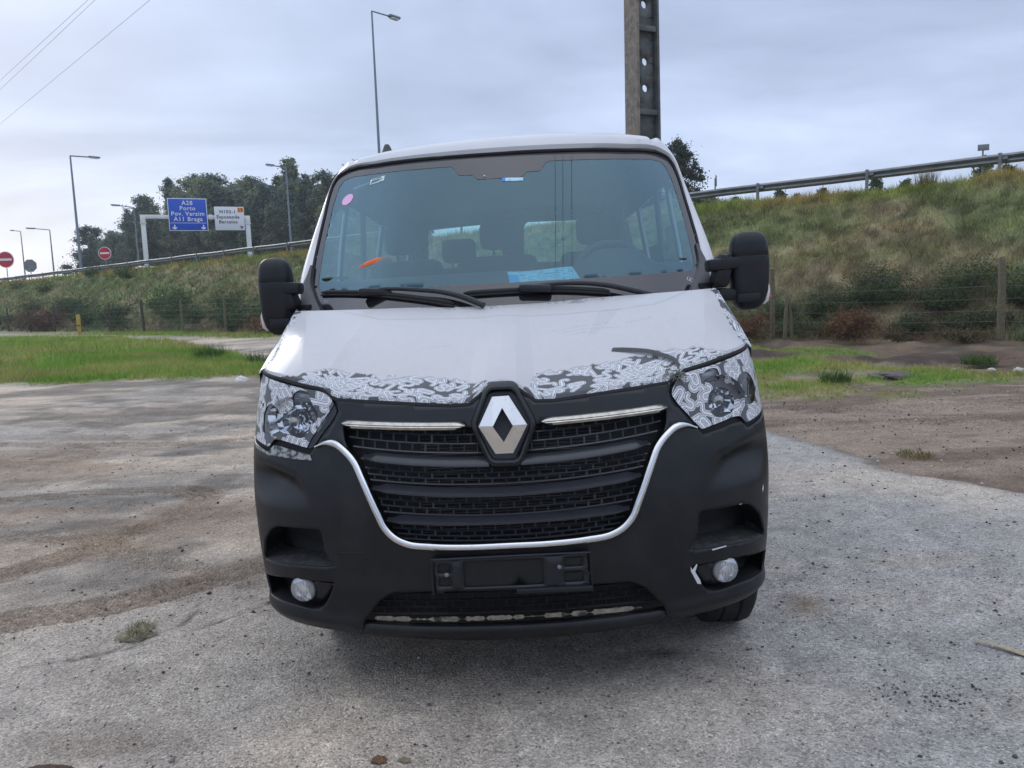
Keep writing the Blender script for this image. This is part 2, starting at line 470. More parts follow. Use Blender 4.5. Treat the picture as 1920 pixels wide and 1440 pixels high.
def bank_col(s, r):
    """dry brown, olive and green patches of the slope"""
    s = np.asarray(s, float); r = np.asarray(r, float)
    a = sstep(0.40, 0.60, fbm(r * 0.22, s * 0.45, 4, 41)); b = sstep(0.42, 0.66, fbm(r * 0.5, s * 0.8, 4, 42))
    c = lerp3((0.155, 0.124, 0.070), (0.105, 0.112, 0.048), a)
    lf = sstep(25.0, 55.0, r)
    gr = np.clip(b * 0.5 + lf * 0.22, 0, 1)
    c = c * (1 - gr[:, None]) + np.array((0.092, 0.108, 0.042))[None] * gr[:, None]
    top = sstep(25.2, 27.0, s); k = sstep(0.40, 0.62, fbm(r * 0.22, s * 0.1, 3, 43))
    tc_ = lerp3((0.200, 0.140, 0.045), (0.125, 0.155, 0.030), k)
    c = c * (1 - 0.75 * top[:, None]) + tc_ * 0.75 * top[:, None]
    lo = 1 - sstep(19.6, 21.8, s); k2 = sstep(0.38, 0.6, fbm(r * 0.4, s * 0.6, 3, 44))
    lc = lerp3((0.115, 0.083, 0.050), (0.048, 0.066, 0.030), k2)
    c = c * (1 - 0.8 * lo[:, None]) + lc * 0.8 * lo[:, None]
    v = fbm(r * 2.2, s * 2.2, 3, 45)
    return c * ((0.85 + 1.7 * v * (0.6 + 0.8 * fbm(r * 0.7, s * 0.9, 3, 46))) * (0.72 + 0.52 * sstep(0.3, 0.65, fbm(r * 3.6, s * 3.6, 2, 47))))[:, None] * np.array((0.92, 0.95, 1.0))

TRACKS = [np.array(p) for p in ([(-4.6, 1.55), (-3.3, 1.78), (-2.98, 2.4), (-2.80, 3.0), (-2.80, 3.65), (-3.1, 3.97), (-3.85, 4.0), (-4.9, 3.85)],
                                [(-4.4, 0.75), (-2.8, 1.06), (-2.37, 1.20), (-2.04, 1.42), (-1.67, 1.80), (-1.1, 2.9)],
                                [(-5.5, 2.55), (-4.2, 2.75), (-3.4, 2.6), (-2.4, 2.0), (-1.5, 1.55)],
                                [(-7.0, 6.4), (-4.6, 6.5), (-2.6, 7.1), (-1.2, 8.0)],
                                [(3.2, 7.2), (5.2, 6.9), (8.0, 6.6)], [(3.0, 6.2), (5.2, 5.7), (8.0, 5.1)])]
TRACKS = [smooth_path(t, 60) for t in TRACKS]
EDGE = [(2.2, 6.6), (2.42, 6.05), (2.66, 5.0), (2.78, 4.43), (3.02, 3.54), (3.55, 2.85), (4.6, 2.0), (8.0, 0.3), (30, -8), (30, 30), (2.2, 30)]

def grass_mask(x, y):
    """1 on the two grassy strips, 0 on gravel and mud"""
    s = s_of(x, y); n = fbm(x * 0.8, y * 0.8, 4, 51) - 0.5; n2 = fbm(x * 2.5, y * 2.5, 3, 52) - 0.5
    left = sstep(12.35, 13.1, y + n * 1.6 + n2 * 0.5) * (1 - sstep(-5.6, -5.0, x + n * 0.8 + 0.05 * (y - 13)))
    pathlim = np.interp(x, [-60, -32, -23.6, -16, -10, -6.6, -3], [13, 13.2, 15.2, 13.6, 10.6, 8.0, 7.4])
    left = left * (1 - sstep(pathlim - 0.5, pathlim + 0.3, s + n * 1.6))
    fl = sstep(15.6, 16.8, s + n * 2) * (1 - sstep(-3, 1, x)) * 0.8
    lo = np.interp(x, [2.5, 3.3, 4.1, 5.2, 7.4, 10, 14], [8.5, 8.75, 9.0, 9.8, 11.7, 12.4, 12.8])
    right = sstep(lo - 0.35, lo + 0.5, s + n * 1.4 + n2 * 0.9) * (1 - sstep(12.6, 13.6, s + n * 2.2)) * sstep(1.5, 3.0, x)
    right = right * (1 - 0.85 * sstep(0.62, 0.70, fbm(x * 0.9 + 9, y * 1.4, 3, 58)))
    r2 = sstep(14.6, 15.1, s + n) * (1 - sstep(15.8, 16.4, s + n * 2)) * sstep(1.5, 3.0, x) * (1 - sstep(6.5, 7.5, x)) * 0.8
    return np.clip(np.maximum(np.maximum(left, fl), np.maximum(right, r2)), 0, 1)

def ground_col_h(x, y):
    s = s_of(x, y)
    n1 = fbm(x * 0.45, y * 0.6, 4, 61); n2 = fbm(x * 1.7, y * 2.2, 4, 62); n3 = fbm(x * 7, y * 7, 3, 63); n4 = fbm(x * 24, y * 24, 2, 64)
    pale = np.array((0.46, 0.405, 0.345)); grey = np.array((0.365, 0.345, 0.322)); dark = np.array((0.135, 0.127, 0.120))
    c = lerp3(grey, pale, sstep(0.35, 0.65, n1))
    # the gravelled lot on the left is patchy: pale dust and dark bare gravel
    lf = sstep(0.6, -1.4, x) * sstep(0.7, 2.4, y)
    dk = sstep(0.45, 0.60, n2 * 0.6 + n1 * 0.4) * lf * 0.9
    c = c * (1 - 0.78 * dk[:, None]) + dark * 0.78 * dk[:, None]
    ds = np.exp(-((x + 3.75) / 0.85) ** 2 - ((y - 3.55) / 0.42) ** 2) + 0.7 * np.exp(-((x + 2.4) / 0.7) ** 2 - ((y - 1.75) / 0.3) ** 2)
    ds = np.clip(ds * (0.5 + n2), 0, 1)
    c = c * (1 - 0.65 * ds[:, None]) + np.array((0.15, 0.145, 0.14)) * 0.65 * ds[:, None]
    pw = sstep(0.48, 0.62, fbm(x * 0.35 + 5, y * 0.8, 3, 65)) * lf * sstep(4.0, 6.0, y)
    c = c * (1 - 0.75 * pw[:, None]) + np.array((0.60, 0.525, 0.44)) * 0.75 * pw[:, None]
    h = (n3 - 0.5) * 0.012 + (n4 - 0.5) * 0.006
    # damp tyre tracks with parallel ribs
    for i, t in enumerate(TRACKS):
        lo = t.min(0) - 0.5; hi = t.max(0) + 0.5
        k = (x > lo[0]) & (x < hi[0]) & (y > lo[1]) & (y < hi[1])
        if not k.any(): continue
        d = poly_dist(t, x[k], y[k], closed=False) + (n3[k] - 0.5) * 0.05
        w = (0.15, 0.17, 0.12, 0.13, 0.3, 0.3)[i]
        band = (1 - sstep(w * 0.75, w * 1.25, d)) * np.clip(0.35 + 1.1 * (n2[k]), 0, 1)
        rib = 0.5 + 0.5 * np.cos(d / 0.052 * 2 * PI)
        tone = np.array((0.160, 0.118, 0.088)) if i != 2 else np.array((0.24, 0.215, 0.185))
        a = (band * (0.40 + 0.62 * rib) * (0.95, 0.95, 0.6, 0.7, 0.7, 0.7)[i])[:, None]
        c[k] = c[k] * (1 - a) + tone * a
        h[k] += band * (0.5 - rib) * 0.03
    bm_ = sstep(0.44, 0.62, fbm(x * 0.55 + 3, y * 0.9, 4, 70)) * lf * sstep(0.6, 1.6, y) * (1 - sstep(5.0, 8.0, y)) * 0.7
    c = c * (1 - bm_[:, None]) + np.array((0.285, 0.225, 0.175)) * bm_[:, None]
    # brown trampled earth to the right of the paved edge
    e = poly_dist(EDGE, x, y); ins = in_poly(EDGE, x, y); sd_ = np.where(ins, e, -e) + (n2 - 0.5) * 0.35 + (n3 - 0.5) * 0.15
    br = sstep(-0.06, 0.12, sd_)
    bc = lerp3((0.275, 0.215, 0.165), (0.165, 0.122, 0.090), sstep(0.4, 0.65, fbm(x * 0.8, y * 2.4, 4, 66)))
    c = c * (1 - br[:, None]) + bc * br[:, None]
    h -= br * 0.03
    lip = np.exp(-(sd_ / 0.10) ** 2) * sstep(1.0, 2.0, x); c *= (1 - 0.35 * lip)[:, None]
    # ochre smears and oily spots near the front of the van
    for (px, py, rx, ry, col, am) in ((1.35, 0.95, 0.09, 0.13, (0.20, 0.13, 0.075), 0.7), (0.35, 0.38, 0.38, 0.10, (0.12, 0.115, 0.11), 0.45), (-0.55, 0.5, 0.4, 0.14, (0.13, 0.12, 0.11), 0.4),
                                      (0.62, 0.48, 0.14, 0.05, (0.05, 0.048, 0.045), 0.7), (2.2, 1.5, 0.5, 0.12, (0.40, 0.345, 0.28), 0.5), (1.3, 1.45, 0.35, 0.1, (0.40, 0.345, 0.28), 0.45),
                                      (-1.45, -0.1, 0.35, 0.12, (0.14, 0.105, 0.08), 0.5), (2.0, 0.0, 0.6, 0.15, (0.36, 0.30, 0.22), 0.4)):
        b = np.exp(-((x - px) / rx) ** 2 - ((y - py) / ry) ** 2) * np.clip(0.2 + 1.6 * n3, 0, 1) * am
        c = c * (1 - b[:, None]) + np.array(col) * b[:, None]
    # cracks in the thin paving at the lower left
    for (P, w) in ((((-2.6, 0.45), (-2.1, 0.58), (-1.75, 0.75), (-1.45, 1.05), (-1.2, 1.5)), 0.016), (((-1.9, 0.7), (-1.7, 0.95), (-1.75, 1.3)), 0.012)):
        d = poly_dist(smooth_path(P, 40), x, y, closed=False) + (n3 - 0.5) * 0.05
        b = np.exp(-(d / w) ** 2) * 0.6; c *= (1 - b)[:, None]; h -= b * 0.01
    # mud and soil further back
    mud = sstep(12.4, 13.2, s + (n1 - 0.5) * 2) * sstep(1, 3, x)
    mc = lerp3((0.125, 0.082, 0.060), (0.060, 0.042, 0.034), sstep(0.42, 0.6, n2))
    c = c * (1 - mud[:, None]) + mc * mud[:, None]
    h += mud * (fbm(x * 1.3, y * 1.3, 3, 67) - 0.4) * 0.28
    dry = sstep(15.2, 16.6, s + (n1 - 0.5) * 2)
    c = c * (1 - 0.75 * dry[:, None]) + lerp3((0.165, 0.115, 0.075), (0.085, 0.072, 0.045), sstep(0.35, 0.65, n2)) * 0.75 * dry[:, None]
    wl = sstep(1.0, -1.6, x)[:, None]; stk = sstep(0.42, 0.62, fbm(x * 0.9, y * 3.4, 4, 77))[:, None]; c = c * (1 + wl * np.array((0.02, -0.045, -0.12))) * (1 - 0.26 * wl * stk * sstep(0.9, 2.0, y)[:, None])
    # soil under the grass
    gm = grass_mask(x, y)
    gc = lerp3((0.150, 0.205, 0.050), (0.21, 0.205, 0.085), sstep(0.4, 0.65, fbm(x * 0.5, y * 0.9, 3, 68)))
    c = c * (1 - gm[:, None]) + gc * gm[:, None]
    h += gm * 0.03
    c *= (0.80 + 0.40 * n3)[:, None] * (0.84 + 0.32 * n4)[:, None]
    return np.clip(c, 0.01, 0.8), h

def axis(a0, a1, b0, b1, d, gr, far0, far1):
    m = list(np.arange(b0, b1 + d * .5, d)); st = d; v = m[-1]
    while v < far1: st *= gr; v += st; m.append(v)
    st = d; v = m[0]; pre = []
    while v > far0: st *= gr; v -= st; pre.append(v)
    return np.array(pre[::-1] + m)

gx = axis(0, 0, -6.5, 6.0, 0.032, 1.06, -140, 90)
gy = axis(0, 0, -0.9, 9.0, 0.032, 1.05, -60, 130)
X, Y = np.meshgrid(gx, gy); xf, yf = X.ravel(), Y.ravel()
col, dh = ground_col_h(xf, yf)
zf = ground_h(xf, yf) + dh
zf = zf - 1.2 * sstep(19.5, 24.0, s_of(xf, yf))
ground_mat, t = mat('gravel_and_earth')
p = t.n.new('ShaderNodeBsdfPrincipled'); out = t.n.new('ShaderNodeOutputMaterial'); t.l.new(p.outputs[0], out.inputs[0])
p.inputs['Roughness'].default_value = 0.92; p.inputs['Specular IOR Level'].default_value = 0.25
oc = t.add('ShaderNodeTexCoord').outputs['Object']
cc = t.add('ShaderNodeAttribute', attribute_name='Col').outputs['Color']
vo = t.add('ShaderNodeTexVoronoi', {'Scale': 115.0, 'Randomness': 1.0}); t.l.new(oc, vo.inputs['Vector'])
v2 = t.add('ShaderNodeTexVoronoi', {'Scale': 210.0, 'Randomness': 1.0}); t.l.new(oc, v2.inputs['Vector'])
st_ = t.add('ShaderNodeSeparateColor', {0: vo.outputs['Color']}).outputs[0]
s2_ = t.add('ShaderNodeSeparateColor', {0: v2.outputs['Color']}).outputs[0]
cc = t.mix(1.0, cc, t.ramp(st_, [(0.0, 0.52), (0.2, 0.87), (0.8, 1.07), (1.0, 1.42)]), 'MULTIPLY')
cc = t.mix(1.0, cc, t.ramp(s2_, [(0.0, 0.70), (0.4, 0.95), (1.0, 1.25)]), 'MULTIPLY')
cc = t.mix(1.0, cc, t.ramp(t.noise(oc, 11, 6, 0.7), [(0.3, 0.86), (0.7, 1.12)]), 'MULTIPLY')
t.l.new(cc, p.inputs['Base Color'])
hh = t.math('ADD', t.math('MULTIPLY', vo.outputs['Distance'], -1.0), t.math('MULTIPLY', t.noise(oc, 160, 4, 0.7), 0.7))
b = t.add('ShaderNodeBump', {'Strength': 0.75, 'Distance': 0.007, 'Height': hh}); t.l.new(b.outputs[0], p.inputs['Normal'])
gnd = mesh_obj('ground', np.stack([xf, yf, zf], 1), grid_faces(len(gy), len(gx)), ground_mat, angle=180, col=col)
setp(gnd, kind='structure')

rs = np.unique(np.concatenate([np.arange(-60, -12, 1.0), np.arange(-12, 40, 0.16), np.arange(40, 110, 0.5), np.arange(110, 340, 4.0)]))
ss = np.unique(np.concatenate([np.arange(18.2, 28.4, 0.16), np.array([29, 30, 32, 40, 50, 70, 100, 200, 500.])]))
Sg, Rg = np.meshgrid(ss, rs); sf, rf = Sg.ravel(), Rg.ravel()
bz = bank_h(sf, rf); P2 = NV[None] * sf[:, None] + DV[None] * rf[:, None]
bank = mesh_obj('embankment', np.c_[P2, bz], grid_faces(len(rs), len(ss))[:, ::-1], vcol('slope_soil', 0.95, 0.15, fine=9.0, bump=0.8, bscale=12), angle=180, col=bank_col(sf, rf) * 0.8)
setp(bank, kind='structure')
asphalt = simple('asphalt', (0.055, 0.056, 0.06), 0.9, var=0.3, vscale=3)
V = []
for r in np.arange(-60, 330, 5.0): V += [sr(30.2, r, 4.66), sr(43.5, r, 4.66)]
setp(mesh_obj('road', V, [(2*i, 2*i+1, 2*i+3, 2*i+2) for i in range(len(V)//2 - 1)], asphalt), kind='structure')

# ------------------------------------------------------------------ vegetation builders
def blades(name, P, H, Wd, C, lean=0.35, parent=None):
    """one thin triangle per blade"""
    n = len(P); az = rng.uniform(0, 2 * PI, n); la = rng.uniform(0, 2 * PI, n); lm = rng.uniform(0.0, lean * 2, n) * H
    sx, sy = np.cos(az) * Wd * .5, np.sin(az) * Wd * .5
    V = np.empty((n, 3, 3)); V[:, 0] = P; V[:, 1] = P; V[:, 2] = P
    V[:, 0, 0] -= sx; V[:, 0, 1] -= sy; V[:, 1, 0] += sx; V[:, 1, 1] += sy
    V[:, 2, 0] += np.cos(la) * lm; V[:, 2, 1] += np.sin(la) * lm; V[:, 2, 2] += H
    F = np.arange(3 * n).reshape(n, 3)
    C3 = np.repeat(C, 3, axis=0)
    return mesh_obj(name, V.reshape(-1, 3), F, M['blade'], parent, smooth=False, col=C3)

def tufts(P, k, spread, H, jit):
    """k blades round each tuft point"""
    n = len(P); Q = np.repeat(P, k, axis=0); a = rng.uniform(0, 2 * PI, n * k); d = rng.uniform(0, spread, n * k)
    Q[:, 0] += np.cos(a) * d; Q[:, 1] += np.sin(a) * d
    return Q, np.repeat(H, k) * rng.uniform(1 - jit, 1 + jit, n * k)

def leaves(P, size, C, flat=0.0, aspect=1.0):
    """a small quad per leaf clump"""
    n = len(P); d1 = rng.normal(size=(n, 3)); d1 /= np.linalg.norm(d1, axis=1)[:, None]
    d2 = rng.normal(size=(n, 3)); d2[:, 2] *= 1 - flat
    d2 -= d1 * (d1 * d2).sum(1)[:, None]; d2 /= np.linalg.norm(d2, axis=1)[:, None] + 1e-9
    a = d1 * (size * .5)[:, None]; b = d2 * (size * .5 * aspect)[:, None]
    V = np.stack([P - a, P - b * .8, P + a, P + b * .8], 1).reshape(-1, 3)
    return V, np.arange(4 * n).reshape(n, 4), np.repeat(C, 4, axis=0)

def clumps(centers, radii, per, size, cols, squash=0.8, aspect=0.8):
    Ps = []; Cs = []; Ss = []
    for c, r in zip(centers, radii):
        k = int(per * (r ** 2) / np.mean(np.square(radii)))
        d = rng.normal(size=(k, 3)); d /= np.linalg.norm(d, axis=1)[:, None]
        q = d * (r * np.abs(rng.normal(0, 0.62, k)))[:, None]; q[:, 2] = q[:, 2] * squash - 0.10 * r
        Ps.append(q + c)
        base = np.array(cols[rng.integers(len(cols))])
        Cs.append(base[None] * rng.uniform(0.65, 1.35, (k, 1)) * rng.uniform(0.93, 1.07, (k, 3)))
        Ss.append(size * rng.uniform(0.6, 1.4, k))
    return leaves(np.concatenate(Ps), np.concatenate(Ss), np.concatenate(Cs), aspect=aspect)

EUC = [(0.135, 0.180, 0.150), (0.165, 0.210, 0.158), (0.195, 0.235, 0.152), (0.112, 0.158, 0.145), (0.250, 0.280, 0.150)]
def eucalyptus_mesh(h, w, seed, cols=EUC, low=0.2, per=190, size=0.30, round_=False):
    """tapered trunk with limbs; crown of clumps of small leaf faces, loose and ragged"""
    rs_ = np.random.default_rng(seed); mb = MB()
    trunk = [(0, 0, -0.2)]; x = y = 0.0
    for k in range(1, 9):
        x += rs_.normal(0, 0.12) * h / 16; y += rs_.normal(0, 0.12) * h / 16
        trunk.append((x, y, h * 0.93 * k / 8))
    mb.tube(trunk, [0.020 * h * (1 - 0.1 * k) for k in range(9)], 7)
    cen = []; rad = []
    nb = 24
    for k in range(nb):
        f = low + (0.97 - low) * (k + 0.5) / nb; i = min(7, int(f / 0.93 * 8)); b = Vector(trunk[i]).lerp(Vector(trunk[i + 1]), min(1, f / 0.93 * 8 - i))
        wf = (math.sin(PI * min(1, (f - low) / (1 - low) * 0.9 + 0.12)) ** 0.7) if round_ else (1.05 - 0.75 * (f - low) / (1 - low)) * (0.6 + 0.4 * min(1, (f - low) * 6))
        for q in range(3):
            a = rs_.uniform(0, 2 * PI); L = w * wf * rs_.uniform(0.35, 1.0)
            e = b + Vector((math.cos(a) * L, math.sin(a) * L, L * rs_.uniform(0.2, 0.8)))
            mb.tube([b, b.lerp(e, 0.5) + Vector((0, 0, L * 0.06)), e], [0.006 * h * (1.1 - f), 0.004 * h * (1.1 - f), 0.002 * h], 5)
            cen.append(tuple(e)); rad.append(w * rs_.uniform(0.18, 0.38) * (1.1 - 0.45 * f))
            if rs_.random() < 0.4:
                m_ = b.lerp(e, 0.55); cen.append((m_.x, m_.y, m_.z + 0.3)); rad.append(w * rs_.uniform(0.18, 0.30))
    cen.append((x, y, h * 0.95)); rad.append(w * 0.22)
    cen.append((x + 0.2, y, h * 0.90)); rad.append(w * 0.28)
    return mb, clumps(np.array(cen), np.array(rad), per, size, cols, squash=0.95)

def plant(name, mb, lv, loc, label, cat, group=None, trunk='trunk', crown='crown', rotz=0.0):
    o = empty(name, loc, label, cat, group, rotz=rotz)
    if mb: mb.build(trunk, M['bark'], o)
    mesh_obj(crown, lv[0], lv[1], M['leaf'], o, smooth=False, col=lv[2])
    return o

def copy_thing(o, loc, rotz=0.0, scale=None, label=None):
    """a thing with copies of its parts and sub-parts (mesh data shared)"""
    c = o.copy(); COL.objects.link(c); c.location = loc; c.rotation_euler = (0, 0, rotz)
    if scale: c.scale = scale
    if label: c["label"] = label
    for ch in list(o.children):
        d = ch.copy(); COL.objects.link(d); d.parent = c; d.matrix_parent_inverse = ch.matrix_parent_inverse
        for gc in list(ch.children):
            e = gc.copy(); COL.objects.link(e); e.parent = d; e.matrix_parent_inverse = gc.matrix_parent_inverse
    return c

# eucalyptus wood beyond the motorway
variants = [eucalyptus_mesh(16.0, 1.75, 101, per=120, size=0.26), eucalyptus_mesh(16.0, 2.1, 102, low=0.12, per=130, size=0.26), eucalyptus_mesh(16.0, 1.5, 103, low=0.15, per=110, size=0.26), eucalyptus_mesh(16.0, 3.8, 104, low=0.10, round_=True)]
TOP_R = [74, 84, 88, 93, 100, 107, 112, 118, 123, 132, 140, 147, 153, 163]
TOP_H = [14.0, 15.2, 13.5, 16.8, 16.8, 17.0, 16.4, 17.4, 17.8, 17.4, 15.8, 14.0, 12.6, 8.5]
protos = []
GE = 'eucalyptus trees of the wood beyond the motorway'
def euc(i, r, s, h):
    v = i % 4; z = h / 16.0; x, y = sr(s, r)
    sc = (z * rng.uniform(0.95, 1.2), z * rng.uniform(0.95, 1.2), z)
    if len(protos) <= v:
        o = plant('eucalyptus_tree', variants[v][0], variants[v][1], (x, y, 4.5), 'tall dark eucalyptus in the dense wood beyond the motorway guardrail', 'tree', GE, rotz=rng.uniform(0, 6))
        o.scale = sc; protos.append(o)
    else:
        copy_thing(protos[v], (x, y, 4.5), rng.uniform(0, 6.28), sc)
i = 0
for r in np.concatenate([np.arange(73, 120, 1.75), np.arange(120, 164, 2.5)]):
    h = float(np.interp(r, TOP_R, TOP_H)); vi = 3 if (r > 122 and i % 3) else i
    euc(vi if i >= 4 else i, r + rng.uniform(-1, 1), 62 + rng.uniform(-2, 3), h * rng.uniform(0.80, 1.10)); i += 1
for r in np.arange(74, 164, 3.2):
    h = float(np.interp(r, TOP_R, TOP_H)); euc(i, r + rng.uniform(-2, 2), 70 + rng.uniform(-2, 3), h * rng.uniform(0.85, 1.0)); i += 1
for r in np.arange(76, 150, 7.5):
    h = float(np.interp(r, TOP_R, TOP_H)); euc(i * 3 + 1, r + rng.uniform(-2, 2), 57 + rng.uniform(-1, 1.5), h * rng.uniform(0.5, 0.68)); i += 1

# spreading pine at the left end of the wood
mb = MB(); rp = np.random.default_rng(5)
mb.tube([(0, 0, -0.2), (0.3, 0, 4), (0.2, 0.2, 8), (0.6, 0, 12)], [0.34, 0.28, 0.22, 0.12], 8)
cen = []; rad = []
for k in range(20):
    f = rp.uniform(0.35, 1.0); a = rp.uniform(0, 2 * PI); L = 5.0 * math.sin(PI * min(1, 0.25 + f * 0.65)) * rp.uniform(0.5, 1.0)
    b = Vector((0.3, 0, 13.0 * f)); e = b + Vector((math.cos(a) * L, math.sin(a) * L, rp.uniform(0, 1.6)))
    mb.tube([b, e], [0.12, 0.04], 5); cen.append(tuple(e)); rad.append(rp.uniform(1.2, 2.0))
for e in ((-5.2, 0, 6.4), (-6.3, 1.5, 5.2), (0, 0, 14.2), (1.5, 0, 13.5), (-1.5, 1, 13.2)):
    mb.tube([(0.3, 0, max(4, e[2] - 1.5)), e], [0.14, 0.05], 5); cen.append(e); rad.append(1.45)
PINE = [(0.050, 0.084, 0.070), (0.064, 0.102, 0.078), (0.080, 0.120, 0.082)]
plant('pine_tree', mb, clumps(np.array(cen), np.array(rad), 520, 0.34, PINE, 0.6), sr(66, 174.5, 4.5), 'spreading dark pine standing alone at the left end of the wood', 'tree')
# lower pines and scrub around it
for (r, s, h, w) in ((164, 64, 9.5, 3.0), (168, 70, 8.0, 3.2), (160, 60, 8.0, 2.6)):
    v = eucalyptus_mesh(h, w, int(r), cols=PINE, low=0.35, round_=True, per=160)
    plant('pine_tree', v[0], v[1], sr(s, r, 4.5), 'smaller rounded pine between the lone spreading pine and the eucalyptus wood', 'tree', 'smaller pines beside the spreading pine')
# loose tree showing right of the van roof
v = eucalyptus_mesh(7.4, 1.75, 301, cols=[(0.055, 0.075, 0.058), (0.075, 0.095, 0.07), (0.10, 0.115, 0.08)], low=0.05, per=260, size=0.14, round_=True)
plant('eucalyptus_tree', v[0], v[1], (9.75, 53.2, 4.4), 'loose crowned tree rising just right of the van roof', 'tree')
v = eucalyptus_mesh(3.4, 1.3, 302, cols=EUC, low=0.05, per=150, size=0.22, round_=True)
plant('young_tree', v[0], v[1], (11.4, 52.5, 4.4), 'low bushy tree at the foot of the loose crowned tree', 'tree')
# saplings whose tips show under the guardrail on the right
va = [eucalyptus_mesh(4.0, 1.0, 311 + k, cols=[(0.085, 0.12, 0.075), (0.11, 0.15, 0.085)], low=0.05, per=90, size=0.14, round_=True) for k in range(2)]
pr = []
for k, (x, y, h) in enumerate(((12.9, 50.5, 3.3), (14.4, 50.8, 2.9), (15.5, 49.2, 3.5), (16.8, 49.8, 3.2), (17.9, 48.5, 3.4), (19.2, 48.0, 3.0), (20.8, 47.2, 3.8), (22.3, 46.2, 3.4), (25.6, 44.2, 4.3), (26.6, 43.8, 3.7), (29.2, 42.0, 4.1), (30.5, 41.5, 3.5))):
    if k < 2:
        o = plant('young_tree', va[k][0], va[k][1], (x, y, 4.5), 'distant sapling whose tip shows under the right-hand guardrail', 'tree', 'saplings beyond the right-hand guardrail'); pr.append(o)
    else: o = copy_thing(pr[k % 2], (x, y, 4.5), k * 1.3)
    o.scale = (h / 4 * .9, h / 4 * .9, h / 4 * .88)
# far hedge and trees at the left edge
for k, (r, s, h, w) in enumerate(((232, 60, 6.0, 4.2), (222, 66, 4.6, 3.6), (212, 58, 3.2, 2.4), (200, 62, 3.2, 2.2), (192, 60, 3.6, 2.2), (184, 62, 3.0, 2.0), (243, 70, 5.0, 4.0))):
    v = eucalyptus_mesh(h, w, 400 + k, cols=[(0.06, 0.085, 0.085), (0.08, 0.105, 0.09)], low=0.05, per=110, size=0.32, round_=True)
    plant('far_tree', v[0], v[1], sr(s, r, 4.4), 'small bluish tree low on the horizon at the far left', 'tree', 'small trees on the far left horizon')

# grass covering the slope
def bank_tufts(n, r0, r1, s0, s1, h0, h1, k, wd, tint):
    r = rng.uniform(r0, r1, n); s = rng.uniform(s0, s1, n); z = bank_h(s, r)
    c = bank_col(s, r) * np.asarray(tint) * rng.uniform(0.7, 1.4, (n, 1))
    P, H = tufts(np.c_[NV[None] * s[:, None] + DV[None] * r[:, None], z - 0.02], k, 0.16, rng.uniform(h0, h1, n) * (0.55 + 0.95 * fbm(r * 1.8, s * 1.8, 3, 48)), 0.4)
    return P, H, np.full(len(H), wd), np.repeat(c, k, axis=0) * rng.uniform(0.75, 1.3, (n * k, 1))
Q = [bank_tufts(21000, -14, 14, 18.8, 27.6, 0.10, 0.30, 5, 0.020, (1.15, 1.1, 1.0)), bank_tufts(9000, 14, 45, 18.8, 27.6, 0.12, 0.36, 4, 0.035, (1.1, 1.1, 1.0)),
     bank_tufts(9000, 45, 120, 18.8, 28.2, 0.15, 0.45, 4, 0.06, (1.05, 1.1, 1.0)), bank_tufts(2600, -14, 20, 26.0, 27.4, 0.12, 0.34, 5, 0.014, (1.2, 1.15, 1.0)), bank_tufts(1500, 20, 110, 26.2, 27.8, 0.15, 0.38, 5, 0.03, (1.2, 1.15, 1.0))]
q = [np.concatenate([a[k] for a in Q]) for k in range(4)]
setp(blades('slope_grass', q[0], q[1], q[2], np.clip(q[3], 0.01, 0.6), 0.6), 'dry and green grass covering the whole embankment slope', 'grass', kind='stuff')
# grass on the lot
def field(n, x0, x1, y0, y1, h0, h1, k, wd):
    x = rng.uniform(x0, x1, n); y = rng.uniform(y0, y1, n); m = grass_mask(x, y); keep = m > rng.uniform(0.06, 1.0, n)
    x, y, m = x[keep], y[keep], m[keep]
    z = ground_h(x, y) + ground_col_h(x, y)[1]; v = fbm(x * 0.7, y * 0.7, 3, 71); dry = sstep(0.40, 0.62, fbm(x * 0.5, y * 0.9, 3, 68))
    c = lerp3((0.195, 0.315, 0.055), (0.31, 0.31, 0.10), dry) * (0.7 + 0.6 * v)[:, None] * rng.uniform(0.75, 1.3, (len(x), 1))
    P, H = tufts(np.c_[x, y, z - 0.01], k, 0.07, rng.uniform(h0, h1, len(x)) * (0.35 + 0.65 * m) * (0.6 + 0.8 * v), 0.4)
    return P, H, np.full(len(H), wd), np.repeat(c, k, axis=0) * rng.uniform(0.75, 1.3, (len(H), 1))
Q = [field(26000, -14, -4.5, 12, 24, 0.06, 0.17, 5, 0.011), field(24000, -34, -12, 16, 44, 0.10, 0.24, 4, 0.022), field(22000, 2.4, 12, 7.6, 17, 0.05, 0.13, 5, 0.009)]
q = [np.concatenate([a[k] for a in Q]) for k in range(4)]
setp(blades('lot_grass', q[0], q[1], q[2], np.clip(q[3], 0.01, 0.6), 0.5), 'short bright green grass in two strips at the edge of the gravel', 'grass', kind='stuff')

def tuft_thing(name, loc, h, w, n, cols, label, cat, lean=0.5, wd=0.014, group=None):
    P = np.zeros((n, 3)); a = rng.uniform(0, 2 * PI, n); d = w * 0.3 * np.sqrt(rng.uniform(0, 1, n)); P[:, 0] = np.cos(a) * d; P[:, 1] = np.sin(a) * d
    c = np.array([cols[k] for k in rng.integers(len(cols), size=n)]) * rng.uniform(0.6, 1.35, (n, 1))
    o = blades(name, P, h * rng.uniform(0.45, 1.0, n), np.full(n, wd), c, lean)
    o.location = loc
    return setp(o, label, cat, group)
GR = [(0.055, 0.115, 0.025), (0.075, 0.14, 0.03), (0.045, 0.09, 0.025)]
tuft_thing('grass_tuft', (-9.2, 18.3, 0), 0.55, 1.5, 420, GR, 'tall dark grass tuft beside the pale path, the larger of two', 'grass tuft', 0.55, 0.016)
tuft_thing('grass_tuft', (-7.15, 16.3, 0), 0.42, 0.9, 220, GR, 'tall dark grass tuft nearest the left side of the van', 'grass tuft', 0.55, 0.014)
